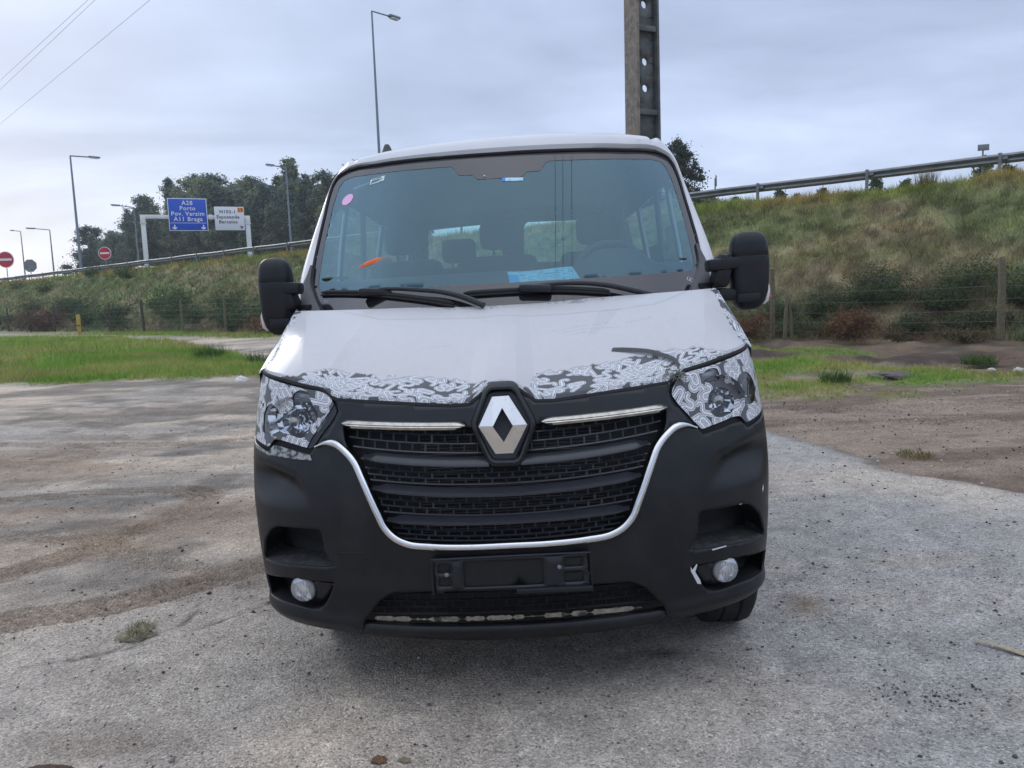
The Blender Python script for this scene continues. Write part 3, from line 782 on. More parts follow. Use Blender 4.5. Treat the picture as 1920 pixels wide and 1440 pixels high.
tuft_thing('grass_tuft', (7.6, 11.0, 0.02), 0.25, 0.9, 300, GR, 'low bright grass tuft on the right strip near pale rubble', 'grass tuft', 0.6, 0.012)
tuft_thing('grass_tuft', (4.5, 9.2, 0.02), 0.22, 0.8, 260, GR, 'low bright grass tuft at the gravel edge right of the van', 'grass tuft', 0.6, 0.012)
tuft_thing('grass_tuft', (12.9, 24.2, 4.45), 0.95, 1.0, 420, [(0.22, 0.16, 0.07), (0.17, 0.13, 0.05), (0.12, 0.11, 0.04)], 'tall dry grass clump under the guardrail at the right edge', 'grass tuft', 0.3, 0.014)
tuft_thing('grass_tuft', (3.35, 4.15, -0.03), 0.06, 0.5, 220, [(0.20, 0.19, 0.06), (0.16, 0.13, 0.06)], 'small yellowing weed patch on the paved edge', 'weed', 0.9, 0.008)

def fern(loc, h, w, label, n=420, cols=((0.175, 0.092, 0.052), (0.13, 0.072, 0.042), (0.215, 0.13, 0.075), (0.095, 0.056, 0.036)), name='dead_fern', cat='fern', group=None, size=0.10):
    """arching fronds made of leaflets along bent stems"""
    Ps = []; Cs = []; Ss = []
    for k in range(n // 14):
        a = rng.uniform(0, 2 * PI); L = rng.uniform(0.5, 1.0); up = rng.uniform(0.5, 1.0); t = np.linspace(0.15, 1, 26)
        rr = t * w * 0.5 * L; zz = h * up * np.sin(t * PI * rng.uniform(0.45, 0.8))
        b0 = rng.normal(0, 0.13 * w, 2); q = np.c_[np.cos(a) * rr + b0[0], np.sin(a) * rr + b0[1], zz * (1 - 0.5 * min(1, np.hypot(*b0) / (0.3 * w)))] + rng.normal(0, 0.035 * w, (26, 3)); q[:, 2] = np.abs(q[:, 2])
        Ps.append(q); Ss.append(size * rng.uniform(0.5, 1.3, 26)); Cs.append(np.array(cols[rng.integers(len(cols))])[None] * rng.uniform(0.6, 1.4, (26, 1)))
    V, F, C = leaves(np.concatenate(Ps), np.concatenate(Ss), np.concatenate(Cs), aspect=0.35)
    o = mesh_obj(name, V, F, M['leaf'], smooth=False, col=C); o.location = loc
    return setp(o, label, cat, group)
fern((7.75, 17.0, 0.02), 1.0, 1.3, 'rust brown dead fern by the fence midway between the right-hand posts', 1500)
fern((8.7, 16.4, 0.02), 0.40, 1.0, 'low scatter of brown fern right of the tall dead fern', 420, ((0.14, 0.10, 0.06), (0.10, 0.085, 0.05)))
fern((5.45, 18.0, 0.0), 1.05, 1.3, 'rust brown dead fern just below the right door mirror', 1300)
fern((9.9, 15.7, 0.02), 0.42, 1.3, 'low grey brown weeds left of the right-hand fence post', 700, ((0.13, 0.10, 0.06), (0.09, 0.085, 0.045)), 'dry_weed', 'weed')
fern((-37.2, 53.0, 0.0), 1.9, 4.6, 'large dead brown bramble behind the fence at the far left', 2200, ((0.13, 0.085, 0.06), (0.09, 0.065, 0.05), (0.16, 0.10, 0.065)), 'dead_bramble', 'bush', size=0.22)
fern((-12.9, 33.6, 0.0), 1.2, 2.6, 'brown dead fern by the fence left of the left door mirror', 1200, size=0.15)

def shrub(loc, w, h, n, cols, label, group, size=0.07):
    nb = max(8, n // 9); Ps = []; Cs = []; Ss = []
    for k in range(nb):
        a = rng.uniform(0, 2 * PI); d = w * 0.5 * math.sqrt(rng.uniform(0, 1)); hh_ = h * (1 - 0.45 * (d / (w * .5)) ** 2) * rng.uniform(0.3, 1.15)
        t = rng.uniform(0.05, 1, 14); q = np.c_[math.cos(a) * d * (0.5 + 0.5 * t), math.sin(a) * d * (0.5 + 0.5 * t), hh_ * t] + rng.normal(0, 0.05 * w, (14, 3)) * [1, 1, .5]
        Ps.append(q); Ss.append(size * rng.uniform(0.6, 1.5, 14)); Cs.append(np.array(cols[rng.integers(len(cols))])[None] * rng.uniform(0.55, 1.4, (14, 1)))
    V, F, C = leaves(np.concatenate(Ps), np.concatenate(Ss), np.concatenate(Cs), aspect=0.4)
    o = mesh_obj('broom_shrub', V, F, M['leaf'], smooth=False, col=C); o.location = loc
    return setp(o, label, 'shrub', group)
BR = [(0.058, 0.098, 0.042), (0.075, 0.118, 0.048), (0.046, 0.076, 0.038), (0.10, 0.13, 0.06)]
GRB = 'green broom shrubs along the foot of the right slope'
for (s, r, w, h) in ((20.2, 5.2, 1.6, 0.9), (20.6, 3.9, 1.9, 1.0), (20.1, 2.6, 1.6, 0.7), (20.9, 2.2, 1.9, 0.9), (20.3, 0.9, 1.6, 0.9), (20.0, -0.4, 1.8, 0.9), (21.1, -0.6, 2.0, 1.0), (20.2, -1.8, 1.9, 1.1), (21.3, -2.2, 2.2, 1.0), (20.2, -3.2, 2.0, 1.0), (20.0, -5.0, 2.2, 1.1), (21.2, 4.6, 1.7, 0.7), (19.6, 1.6, 1.2, 0.5), (19.5, -1.3, 1.3, 0.6), (19.6, -2.9, 1.4, 0.6)) + tuple((rng.uniform(19.1, 20.6), r_ + rng.uniform(-.3, .3), rng.uniform(1.1, 1.7), rng.uniform(0.45, 0.85)) for r_ in np.arange(-7, 8, 0.75)):
    shrub(sr(s, r, float(bank_h(np.array([s]), np.array([r]))[0]) - 0.1), w, h, 1900, BR + [(0.11, 0.095, 0.055), (0.09, 0.10, 0.05)], 'dark green wispy broom behind the wire fence on the right slope', GRB, 0.075)
shrub(sr(23.4, -2.3, float(bank_h(np.array([23.4]), np.array([-2.3]))[0]) - .1), 1.7, 0.85, 2000, BR, 'single green broom higher up the right slope', None, 0.075)
GLB = 'green shrubs along the foot of the left slope'
for k in range(26):
    r = 27 + k * 2.1 + rng.uniform(-.6, .6); s = rng.uniform(19.4, 21.4); w = rng.uniform(1.8, 3.2)
    shrub(sr(s, r, float(bank_h(np.array([s]), np.array([r]))[0]) - 0.1), w, w * rng.uniform(0.35, 0.5), 1100, BR + [(0.05, 0.075, 0.045)], 'dark green shrub behind the wire fence on the left slope', GLB, 0.15)
for (s, r) in ((25.6, 62.5), (26.3, 71), (25.4, 87), (24.5, 77), (26.2, 64.5)):
    shrub(sr(s, r, float(bank_h(np.array([s]), np.array([r]))[0]) - 0.1), 2.0, 0.9, 700, BR, 'small dark bush high on the left slope', 'small bushes high on the left slope', 0.16)

# ------------------------------------------------------------------ roadside things
def frame_mat(xdir, loc):
    """object whose local x runs along xdir (ground plane), z up"""
    a = math.atan2(xdir[1], xdir[0]); return loc, a
A_DV = math.atan2(DV[1], DV[0]); A_NV = math.atan2(NV[1], NV[0])

# guardrail, seen from behind: W profile beam on C posts
gr_ = empty('guardrail', sr(27.4, 0, 4.68), 'long galvanised guardrail along the top of the embankment', 'guardrail', rotz=A_DV)
prof = [(-0.155, 0.0), (-0.13, -0.045), (-0.085, -0.08), (-0.04, -0.045), (0.0, 0.0), (0.04, -0.045), (0.085, -0.08), (0.13, -0.045), (0.155, 0.0)]
# local frame: x along the rail (towards far left), y towards the camera side (-NV)... rotation of A_DV turns local y into -NV
G = []
xs = np.arange(-44, 131, 4.0)
for x in xs:
    sag = 0.02 * math.sin(x * 0.7)
    G.append([(x, -0.16 - b, 0.60 + a + sag) for a, b in prof])
mb = MB(); mb.grid(G); bo = mb.build('beam', M['steel'], gr_, angle=50); solidify(bo, 0.012, 0)
pmb = MB(); pmb.box((0, 0, 0.30), (0.10, 0.012, 0.95)); pmb.box((-0.045, -0.03, 0.30), (0.012, 0.06, 0.95)); pmb.box((0.045, -0.03, 0.30), (0.012, 0.06, 0.95)); pmb.box((-0.13, -0.07, 0.60), (0.16, 0.10, 0.10), bev=0.02)
post0 = pmb.build('post', M['steel'], gr_); post0.location = (xs[0] + 2.7, 0, 0)
for x in xs[1:-1]:
    c = post0.copy(); COL.objects.link(c); c.location = (x + 2.7, 0, 0); c.rotation_euler = (rng.normal(0, .012), rng.normal(0, .012), 0)

# wire fence along the toe of the slope
fo = empty('wire_fence', sr(18.55, 0, 0), 'wooden post and wire fence along the foot of the embankment', 'fence', rotz=A_DV)
fr = [-14.0, -9.2, -4.0, 1.2, 6.5, 11.6, 16.4, 21.2, 25.9, 30.5, 35.2, 39.8, 44.6, 49.3, 54.0, 58.8, 63.6, 68.5, 73.5]
first = None
for k, r in enumerate(fr):
    if k < 2:
        mb = MB(); hgt = 1.98
        mb.tube([(0, 0, -0.25), (0.012, 0, 0.7), (0.0, 0.01, 1.4), (0.01, 0, hgt - 0.06), (0.01, 0, hgt)], [0.085, 0.08, 0.078, 0.075, 0.05] if k else [0.075, 0.07, 0.066, 0.06, 0.012], 10)
        o = mb.build('post', M['wood' if k == 0 else 'wood'], fo); prt = (prt, o) if k else o
    else:
        o = prt[(k % 3 == 0) * 1].copy(); COL.objects.link(o)
        if r > 40: o.data = o.data.copy(); o.data.materials[0] = M['wood_dark']
    o.location = (r, 0, 0.0); o.rotation_euler = (rng.normal(0, .02), rng.normal(0, .025), rng.uniform(0, 6)); o.scale = (1, 1, rng.uniform(0.93, 1.02))
for k, z in enumerate((0.28, 0.52, 0.78, 1.05, 1.32, 1.60, 1.85)):
    P = []
    for a, b in zip(fr[:-1], fr[1:]):
        for t in (0, 0.33, 0.67): P.append((a + (b - a) * t, 0.085, z + 0.015 * math.sin(7 * a + k) - (0.03 if t else 0)))
    mb = MB(); mb.tube(P, 0.0034, 4); mb.build('wire', M['wire'], fo)
for k, (x, y, h, lean, lab) in enumerate(((6.42, 18.05, 1.22, 0.03, 'short rough stake beside the tall fence post near the right mirror'), (6.62, 18.1, 1.16, -0.03, 'thin leaning stake just right of the short rough stake'))):
    mb = MB(); mb.tube([(0, 0, -0.1), (lean, 0, h * 0.6), (lean * 2, 0, h)], [0.06 - 0.015 * k, 0.055 - 0.015 * k, 0.02], 8)
    setp(mb.build('wooden_stake', M['wood'], loc=(x, y, 0)), lab, 'stake')
mb = MB(); mb.box((0, 0, 0.6), (0.24, 0.10, 1.36), bev=0.015); yp = mb.build('marker_post', M['yellow'], loc=(-28.3, 43.0, -0.05))
setp(yp, 'short faded yellow marker post standing in front of the wire fence', 'post')
mb = MB(); mb.box((0.02, -0.06, 0.62), (0.20, 0.03, 0.05)); mb.build('clamp', M['rubber'], yp)

# street lamps
def lamp(base, top_z, arm, label, lean=(0, 0), r=0.11):
    o = empty('street_lamp', base, label, 'street lamp')
    H = top_z - base[2]; mb = MB(); t = (lean[0], lean[1], H)
    mb.tube([(0, 0, 0), (t[0] * .5, t[1] * .5, H * .5), t], [r, r * 0.78, r * 0.5], 10)
    mb.lathe([(0, 0), (r * 1.8, 0), (r * 1.8, 0.04), (r * 1.1, 0.06), (r * 1.05, 0.5)], (0, 0, 0), (0, 0, 1), 10)
    mb.build('pole', M['pole_steel'], o)
    a = Vector((arm[0], arm[1], arm[2])); L = a.length; n = a.normalized()
    mb = MB(); mb.tube([Vector(t), Vector(t) + a * 0.72], r * 0.42, 8); mb.build('arm', M['pole_steel'], o)
    hp = Vector(t) + a * 0.86; rot = Matrix.Rotation(math.atan2(a.y, a.x), 3, 'Z')
    mb = MB(); mb.box(tuple(hp + Vector((0, 0, 0.03))), (L * 0.42, 0.34, 0.17), rot, bev=0.07); lh = mb.build('lamp_head', M['pole_steel'], o)
    mb = MB(); mb.box(tuple(hp + Vector((0, 0, -0.075))), (L * 0.30, 0.26, 0.10), rot, bev=0.05); mb.build('diffuser', M['sign_white'], lh)
def bz(s, r): return float(bank_h(np.array([float(s)]), np.array([float(r)]))[0])
lamp((-9.6, 44.27, 4.6), 18.3, tuple(NV * 2.0) + (0.05,), 'tall street lamp rising behind the van roof, the nearest and tallest lamp', r=0.10)
lamp((-45.97, 72.62, 4.6), 16.5, tuple(NV * 2.6) + (0.1,), 'street lamp in front of the lone spreading pine', r=0.15)
lamp((-28.0, 82.7, 4.6), 16.2, tuple(-NV * 2.3) + (0.1,), 'street lamp in front of the eucalyptus wood, right of the white sign', r=0.14)
lamp((-55.55, 101.6, 4.6), 15.1, tuple(-NV * 2.8) + (0.15,), 'street lamp just left of the sign gantry in front of dark trees', r=0.14)
lamp((-80.2, 120.9, 4.6), 14.6, tuple(-NV * 3.2) + (0.15,), 'distant street lamp against bright sky, arm pointing left, second from the left edge', r=0.15)
lamp((-109.6, 156.4, 4.6), 18.3, tuple(-NV * 1.8) + (0.15,), 'most distant street lamp, thin pole nearest the left edge', r=0.17)

# lettering as real flat meshes
def text_mesh(name, body, size, loc, m, parent, align='CENTER', bold=0.0, depth=0.004, rot=(PI / 2, 0, 0)):
    cu_ = bpy.data.curves.new(name, 'FONT'); cu_.body = body; cu_.size = size; cu_.align_x = align; cu_.align_y = 'CENTER'
    cu_.extrude = depth; cu_.offset = bold; cu_.space_character = 1.12; cu_.resolution_u = 3
    tmp = bpy.data.objects.new(name + '_tmp', cu_); COL.objects.link(tmp)
    dg = bpy.context.evaluated_depsgraph_get(); dg.update()
    me = bpy.data.meshes.new_from_object(tmp.evaluated_get(dg)); bpy.data.objects.remove(tmp); bpy.data.curves.remove(cu_)
    me.materials.clear(); me.materials.append(m)
    o = bpy.data.objects.new(name, me); COL.objects.link(o); o.parent = parent; o.location = loc; o.rotation_euler = rot
    return o

def plate_mesh(mb, x0, x1, z0, z1, y, d=0.05, m=0): return mb.box(((x0 + x1) / 2, y, (z0 + z1) / 2), (x1 - x0, d, z1 - z0), m=m, bev=0.006)
def poly_plate(P, y, d, name, m, parent):
    n = len(P); V = [(x, y, z) for x, z in P] + [(x, y + d, z) for x, z in P]
    F = [tuple(range(n)), tuple(range(2 * n - 1, n - 1, -1))] + [(i, i + n, (i + 1) % n + n, (i + 1) % n) for i in range(n)]
    return mesh_obj(name, V, F, m, parent, smooth=False)

GL = Vector((-35.75, 65.9, 4.6)); GRr = Vector((-27.75, 69.85, 4.6)); gd = GRr - GL; gL = gd.length
ga = math.atan2(gd.y, gd.x)
ga_o = empty('sign_gantry', GL, 'white portal gantry carrying a blue and a white road sign over the motorway', 'sign gantry', rotz=ga)
for k, x in enumerate((0.0, gL)):
    mb = MB(); mb.box((x, 0, 2.2), (0.40, 0.36, 4.5), bev=0.04); mb.box((x, 0, 4.42), (0.52, 0.48, 0.10), bev=0.02); mb.box((x, 0, 4.72), (0.44, 0.40, 0.55), bev=0.05)
    mb.build('gantry_post', M['white_steel'], ga_o)
mb = MB(); mb.box((gL / 2, 0, 4.98), (gL + 0.44, 0.32, 0.34), bev=0.04); mb.box((gL * .635, 0, 4.98), (0.36, 0.46, 0.44), bev=0.05); mb.build('gantry_beam', M['white_steel'], ga_o)
# blue panel
bx0, bx1, bz0, bz1 = gL * .237, gL * .606, 3.72, 6.62; bxc = (bx0 + bx1) / 2
mb = MB(); plate_mesh(mb, bx0, bx1, bz0, bz1, -0.34, 0.06, 0); bl = mb.build('direction_sign', M['sign_white'], ga_o); bl['label'] = 'blue direction sign on the gantry'
mb = MB(); plate_mesh(mb, bx0 + .06, bx1 - .06, bz0 + .06, bz1 - .06, -0.365, 0.03, 0); mb.build('sign_face', M['sign_blue'], bl)
for k, (tx, z) in enumerate((('A28', 6.20), ('Porto', 5.72), ('Pov. Varzim', 5.24), ('A11 Braga', 4.76))):
    text_mesh('lettering', tx, 0.52, (bxc, -0.386, z), M['sign_white'], bl, bold=0.008)
mb = MB(); mb.box((bxc, -0.384, 4.42), (bx1 - bx0 - 0.25, 0.008, 0.035)); mb.build('divider_line', M['sign_white'], bl)
AR = [(-.055, .20), (.055, .20), (.055, -.02), (.20, -.02), (.20, -.09), (.0, -.22), (-.20, -.09), (-.20, -.02), (-.055, -.02)]
for x in (bx0 + 0.46, bx1 - 0.40): poly_plate([(x + a, 4.05 + b) for a, b in AR], -0.388, 0.006, 'arrow', M['sign_white'], bl)
# white panel
wx0, wx1, wz0, wz1 = gL * .675, gL * .965, 3.78, 5.92; wxc = (wx0 + wx1) / 2
mb = MB(); plate_mesh(mb, wx0, wx1, wz0, wz1, -0.34, 0.06); wl = mb.build('direction_sign', M['sign_white'], ga_o); wl['label'] = 'white direction sign on the gantry'
text_mesh('lettering', 'N103-1', 0.42, (wxc - 0.15, -0.376, 5.45), M['ink'], wl, bold=0.008)
text_mesh('lettering', 'Esposende', 0.42, (wxc - 0.14, -0.376, 4.98), M['ink'], wl, bold=0.008)
text_mesh('lettering', 'Barcelos', 0.42, (wxc - 0.14, -0.376, 4.53), M['ink'], wl, bold=0.008)
mb = MB(); plate_mesh(mb, wx1 - 0.56, wx1 - 0.06, 5.42, 5.86, -0.376, 0.012); oe = mb.build('exit_number', M['sign_orange'], wl)
text_mesh('lettering', '19', 0.42, (wx1 - 0.31, -0.386, 5.63), M['ink'], wl, bold=0.008)
c45 = math.cos(math.radians(45)); AR2 = [((a * c45 - b * c45) * .75, (a * c45 + b * c45) * .75) for a, b in AR]
poly_plate([(wx1 - 0.3 + a, 4.08 + b) for a, b in AR2], -0.378, 0.006, 'arrow', M['ink'], wl)

# no-entry signs
def no_entry(loc, r, pole_h, label):
    o = empty('no_entry_sign', loc, label, 'road sign', rotz=math.radians(6))
    mb = MB(); mb.tube([(0, 0.05, 0), (0, 0.05, pole_h + r * .5)], 0.045, 8); mb.build('pole', M['steel'], o)
    mb = MB(); mb.lathe([(0, -.02), (r, -.02), (r, .02), (0, .02)], (0, 0, pole_h), (0, -1, 0), 40); d = mb.build('sign_disc', M['sign_white'], o)
    mb = MB(); mb.lathe([(r * .92, .0), (r * .92, .026), (0, .026)], (0, 0, pole_h), (0, -1, 0), 40); mb.build('sign_face', M['sign_red'], d)
    mb = MB(); mb.box((0, -0.03, pole_h), (r * 1.45, 0.012, r * .28)); mb.build('bar', M['sign_white'], d)
no_entry((-60.85, 82.75, 4.3), 0.92, 3.15, 'round red no entry sign cut by the left edge of the view')
no_entry((-40.8, 68.1, 4.55), 0.58, 2.12, 'round red no entry sign in front of the low pines')
# back of an octagonal sign
o = empty('stop_sign', (-66.3, 94.8, 4.4), 'grey back of an octagonal sign beyond the guardrail at the far left', 'road sign', rotz=math.radians(10))
mb = MB(); mb.tube([(0, 0.06, 0), (0, 0.06, 3.3)], 0.05, 8); mb.build('pole', M['steel'], o)
poly_plate([(0.85 * math.cos(math.radians(22.5 + 45 * k)), 3.0 + 0.85 * math.sin(math.radians(22.5 + 45 * k))) for k in range(8)], 0, 0.03, 'sign_plate', M['steel'], o)
# concrete barrier of an overpass at the far left, a car roof, a cone, a kilometre plate
mb = MB(); mb.box((0, 0, 0.9), (34, 0.4, 0.9), bev=0.05); mb.box((0, 0, 0.25), (34, 0.7, 0.5), bev=0.05)
setp(mb.build('concrete_barrier', simple('pale_concrete', (0.30, 0.33, 0.38), 0.9, var=0.2, vscale=1), loc=sr(46, 150, 4.6)), 'pale concrete barrier across the motorway at the far left', 'barrier').rotation_euler = (0, 0, A_DV)
cr = empty('white_car', sr(33.5, 76.5, 4.2), 'white car mostly hidden behind the guardrail below the sign gantry', 'car', rotz=A_DV)
G = []
for y, zs in ((-0.82, (0.55, 0.62, 0.7, 0.75, 0.72, 0.6)), (-0.74, (0.62, 0.86, 1.28, 1.36, 1.2, 0.7)), (-0.55, (0.64, 0.9, 1.38, 1.45, 1.28, 0.72)), (0.55, (0.64, 0.9, 1.38, 1.45, 1.28, 0.72)), (0.74, (0.62, 0.86, 1.28, 1.36, 1.2, 0.7)), (0.82, (0.55, 0.62, 0.7, 0.75, 0.72, 0.6))):
    G.append([(x, y, z) for x, z in zip((-2.1, -1.1, -0.4, 0.5, 1.4, 2.1), zs)])
mb = MB(); mb.grid(G); mb.box((0, 0, 0.48), (4.2, 1.66, 0.42), bev=0.1); mb.build('body', M['white_steel'], cr)
for x in (-1.3, 1.3):
    for y in (-0.8, 0.8):
        mb = MB(); mb.lathe([(0.0, -.1), (0.3, -.1), (0.32, 0), (0.3, .1), (0, .1)], (x, y, 0.31), (0, 1, 0), 18); mb.build('wheel', M['rubber'], cr)
co = empty('traffic_cone', sr(27.95, 78.6, 4.6), 'small orange cone under the guardrail at the left', 'traffic cone')
mb = MB(); mb.lathe([(0.17, 0.04), (0.04, 0.62), (0, 0.63)], (0, 0, 0), (0, 0, 1), 14); mb.build('cone_body', M['sign_orange'], co)
mb = MB(); mb.box((0, 0, 0.02), (0.42, 0.42, 0.05), bev=0.01); mb.build('base', M['rubber'], co)
km = empty('kilometre_marker', (-35.9, 65.0, 4.45), 'small white kilometre plate at the foot of the gantry', 'marker', rotz=math.radians(12))
mb = MB(); mb.box((0, 0, 0.45), (0.95, 0.04, 0.5), bev=0.01); mb.build('plate', M['sign_white'], km); mb = MB(); mb.box((0, 0.05, 0.2), (0.06, 0.05, 0.9)); mb.build('stake', M['steel'], km)
# small plates on posts by the guardrail on the right
o = empty('marker_sign', (14.6, 24.0, 4.6), 'small rectangular sign on a thin post above the right end of the guardrail', 'road sign', rotz=math.radians(-12))
mb = MB(); mb.tube([(0, 0.02, 0), (0, 0.02, 1.2)], 0.028, 8); mb.build('pole', M['steel'], o)
mb = MB(); mb.box((0, -0.02, 1.16), (0.34, 0.02, 0.20), bev=0.008); mb.build('sign_plate', M['steel'], o)
o = empty('marker_sign', (7.12, 29.58, 4.6), 'narrow marker plate seen edge-on beside the guardrail near the van', 'road sign', rotz=math.radians(70))
mb = MB(); mb.tube([(0, 0.02, 0), (0, 0.02, 1.3)], 0.03, 8); mb.build('pole', M['steel'], o)
mb = MB(); mb.box((0, -0.02, 1.2), (0.34, 0.02, 0.42), bev=0.008); mb.build('sign_plate', M['steel'], o)

# concrete utility pole: H section with web holes and cross ribs
PH = 10.2
pole = empty('utility_pole', (1.715, 9.72, -0.1), 'tall weathered concrete utility pole with holes standing behind the van', 'utility pole', rotz=math.radians(27))
def wdt(z): return 0.235 - 0.010 * z * 0.55       # half width of the web face
fl = 0.19                                          # half depth
def quadbar(mb, x0f, x1f, y0, y1, zs):
    V = []; F = []
    for z in zs:
        for (xf, y) in ((x0f, y0), (x1f, y0), (x1f, y1), (x0f, y1)): V.append((xf(z), y, z))
    for i in range(len(zs) - 1):
        for k in range(4):
            k2 = (k + 1) % 4; F.append((4*i+k, 4*i+k2, 4*i+4+k2, 4*i+4+k))
    F += [(3, 2, 1, 0), tuple(4 * (len(zs) - 1) + k for k in range(4))]
    mb.put(V, F)
zs = [-0.5 + k * (PH + 0.5) / 12 for k in range(13)]
mb = MB(); quadbar(mb, lambda z: -wdt(z), lambda z: -wdt(z) + 0.05, -fl, fl * .75, zs)
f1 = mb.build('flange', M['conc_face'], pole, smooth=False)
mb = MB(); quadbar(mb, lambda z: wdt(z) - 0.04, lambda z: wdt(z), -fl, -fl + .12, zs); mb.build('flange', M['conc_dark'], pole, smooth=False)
hz_ = [1.0 + 1.22 * k + d for k in range(8) for d in (0.0, 0.39)]
ow = [(-wdt(0) + .045, -0.4), (wdt(0) - .04, -0.4), (wdt(PH) - .04, PH), (-wdt(PH) + .045, PH)]
holes = [[(0.005 + 0.055 * math.cos(a), z + 0.060 * math.sin(a)) for a in np.linspace(0, 2 * PI, 17)[:-1]] for z in hz_ if z < PH - .3]
Vw, Tw = cdt(ow, holes, 0.16, 0.16 if False else 0.02)
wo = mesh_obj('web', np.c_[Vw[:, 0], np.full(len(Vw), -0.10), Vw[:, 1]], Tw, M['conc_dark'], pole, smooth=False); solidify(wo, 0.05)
for k in range(8):
    z = 0.63 + 1.22 * k
    if z < PH - .2:
        mb = MB(); w = wdt(z); mb.box((0.004, -0.142, z), (2 * w - 0.095, 0.082, 0.08), bev=0.008); mb.build('cross_rib', M['conc_dark'], pole)
# overhead cables
def cable(P0, P1, sag, r, label, group=None):
    P = []
    for k in range(25):
        t = k / 24; p_ = Vector(P0).lerp(Vector(P1), t); p_.z -= sag * 4 * t * (1 - t); P.append(p_)
    mb = MB(); mb.tube(P, r, 5); o = mb.build('power_cable', M['cable'])
    return setp(o, label, 'cable', group)
def ext(a, b, f): return tuple(np.array(a) + (np.array(b) - np.array(a)) * f)
for k, (a, b) in enumerate((((-35.3, 45, 13.42), (-13.65, 22, 11.09)), ((-35.2, 45, 14.05), (-13.87, 22, 11.10)), ((-35.5, 45, 11.6), (-11.9, 22, 11.0)))):
    cable(ext(a, b, -1.2), ext(a, b, 1.7), 0.0, 0.0055, ('upper cable of the close pair crossing the top left corner', 'lower cable of the close pair crossing the top left corner', 'single overhead cable below the pair at the top left')[k])
for k, x in enumerate((0.95, 1.35, 2.05)):
    cable((1.7 + 0.25 * (k - 1), 9.7, 9.9), (x - 0.3, -32, 9.2), 0.5, 0.008, 'overhead cable mirrored as a thin dark line in the windscreen', 'overhead cables reflected in the windscreen')

# things lying on the lot
def clod(name, loc, r, squash, c, label, cat, seed, dark=0.5):
    bm = bmesh.new(); bmesh.ops.create_icosphere(bm, subdivisions=4, radius=1.0)
    V = np.array([tuple(v.co) for v in bm.verts]); F = [[v.index for v in f.verts] for f in bm.faces]; bm.free()
    n = fbm(V[:, 0] * 2.2 + seed * 7 + V[:, 2] * 1.3, V[:, 1] * 2.2 - V[:, 2], 4, seed); n2 = fbm(V[:, 0] * 7 + V[:, 2] * 5, V[:, 1] * 7 + seed, 3, seed + 3)
    k = 0.45 + 0.75 * n + 0.35 * n2
    V = V * k[:, None] * np.array([r[0], r[1], r[0] * squash])
    C = np.asarray(c)[None] * (dark + (1.6 - dark) * n2)[:, None]
    z = ground_h(np.array([loc[0]]), np.array([loc[1]]))[0]
    o = mesh_obj(name, V, F, vcol(name + '_soil', 0.95, 0.2, fine=60, bump=0.6, bscale=60), col=C, angle=180, loc=(loc[0], loc[1], z + 0.002))
    return setp(o, label, cat)
clod('mud_clod', (-1.74, -0.30), (0.075, 0.04), 0.22, (0.07, 0.048, 0.036), 'dark wet mud lump cut by the left edge at the bottom corner', 'mud', 3)
clod('mud_clod', (-1.56, -0.265), (0.095, 0.035), 0.2, (0.085, 0.058, 0.042), 'flat brown mud lump at bottom left, right of the dark lump', 'mud', 4)
clod('mud_clod', (-0.435, -0.245), (0.026, 0.018), 0.6, (0.14, 0.085, 0.05), 'small rusty brown clod in the bottom foreground, left of centre', 'clod', 5)
clod('mud_clod', (-0.35, -0.245), (0.020, 0.014), 0.5, (0.20, 0.17, 0.12), 'small pale olive clod just right of the rusty brown clod', 'clod', 6)
clod('white_stone', (-5.85, 12.1), (0.13, 0.10), 0.8, (0.55, 0.53, 0.50), 'pale stone at the grass edge just left of the van', 'stone', 7, 0.8)
for k, (x, y, a) in enumerate(((7.4, 10.25, .12), (7.75, 10.1, .16), (8.0, 10.0, .12), (6.9, 10.4, .10))):
    clod('rubble_piece', (x, y), (a * .55, a * .4), 0.55, (0.42, 0.40, 0.36), 'pale broken rubble piece lying in the right grass strip', 'rubble', 8 + k, 0.8)['group'] = 'pale rubble pieces in the right grass strip'
clod('earth_heap', (5.6, 9.75), (0.36, 0.26), 0.2, (0.12, 0.105, 0.095), 'low grey earth heap in the right grass strip', 'earth', 21)
clod('dry_weed_clump', (-1.86, 0.83), (0.085, 0.06), 0.28, (0.24, 0.215, 0.15), 'matted dry weed clump on the gravel left of the bumper', 'weed', 24, 0.3)
tuft_thing('dry_weed_tuft', (-1.84, 0.84, -0.055), 0.05, 0.22, 220, [(0.34, 0.31, 0.20), (0.24, 0.22, 0.12), (0.42, 0.39, 0.30)], 'short dry blades sticking out of the matted weed clump', 'weed', 1.1, 0.006)
mb = MB(); mb.tube([(1.90, 0.50, 0.012), (1.98, 0.40, 0.016), (2.06, 0.29, 0.012), (2.12, 0.22, 0.014)], [0.005, 0.014, 0.015, 0.011], 6, flat=0.4)
setp(mb.build('dry_stick', simple('pale_straw', (0.44, 0.37, 0.24), 0.8, var=0.3, vscale=60)), 'pale flat reed stick lying on the gravel at the right edge', 'stick')
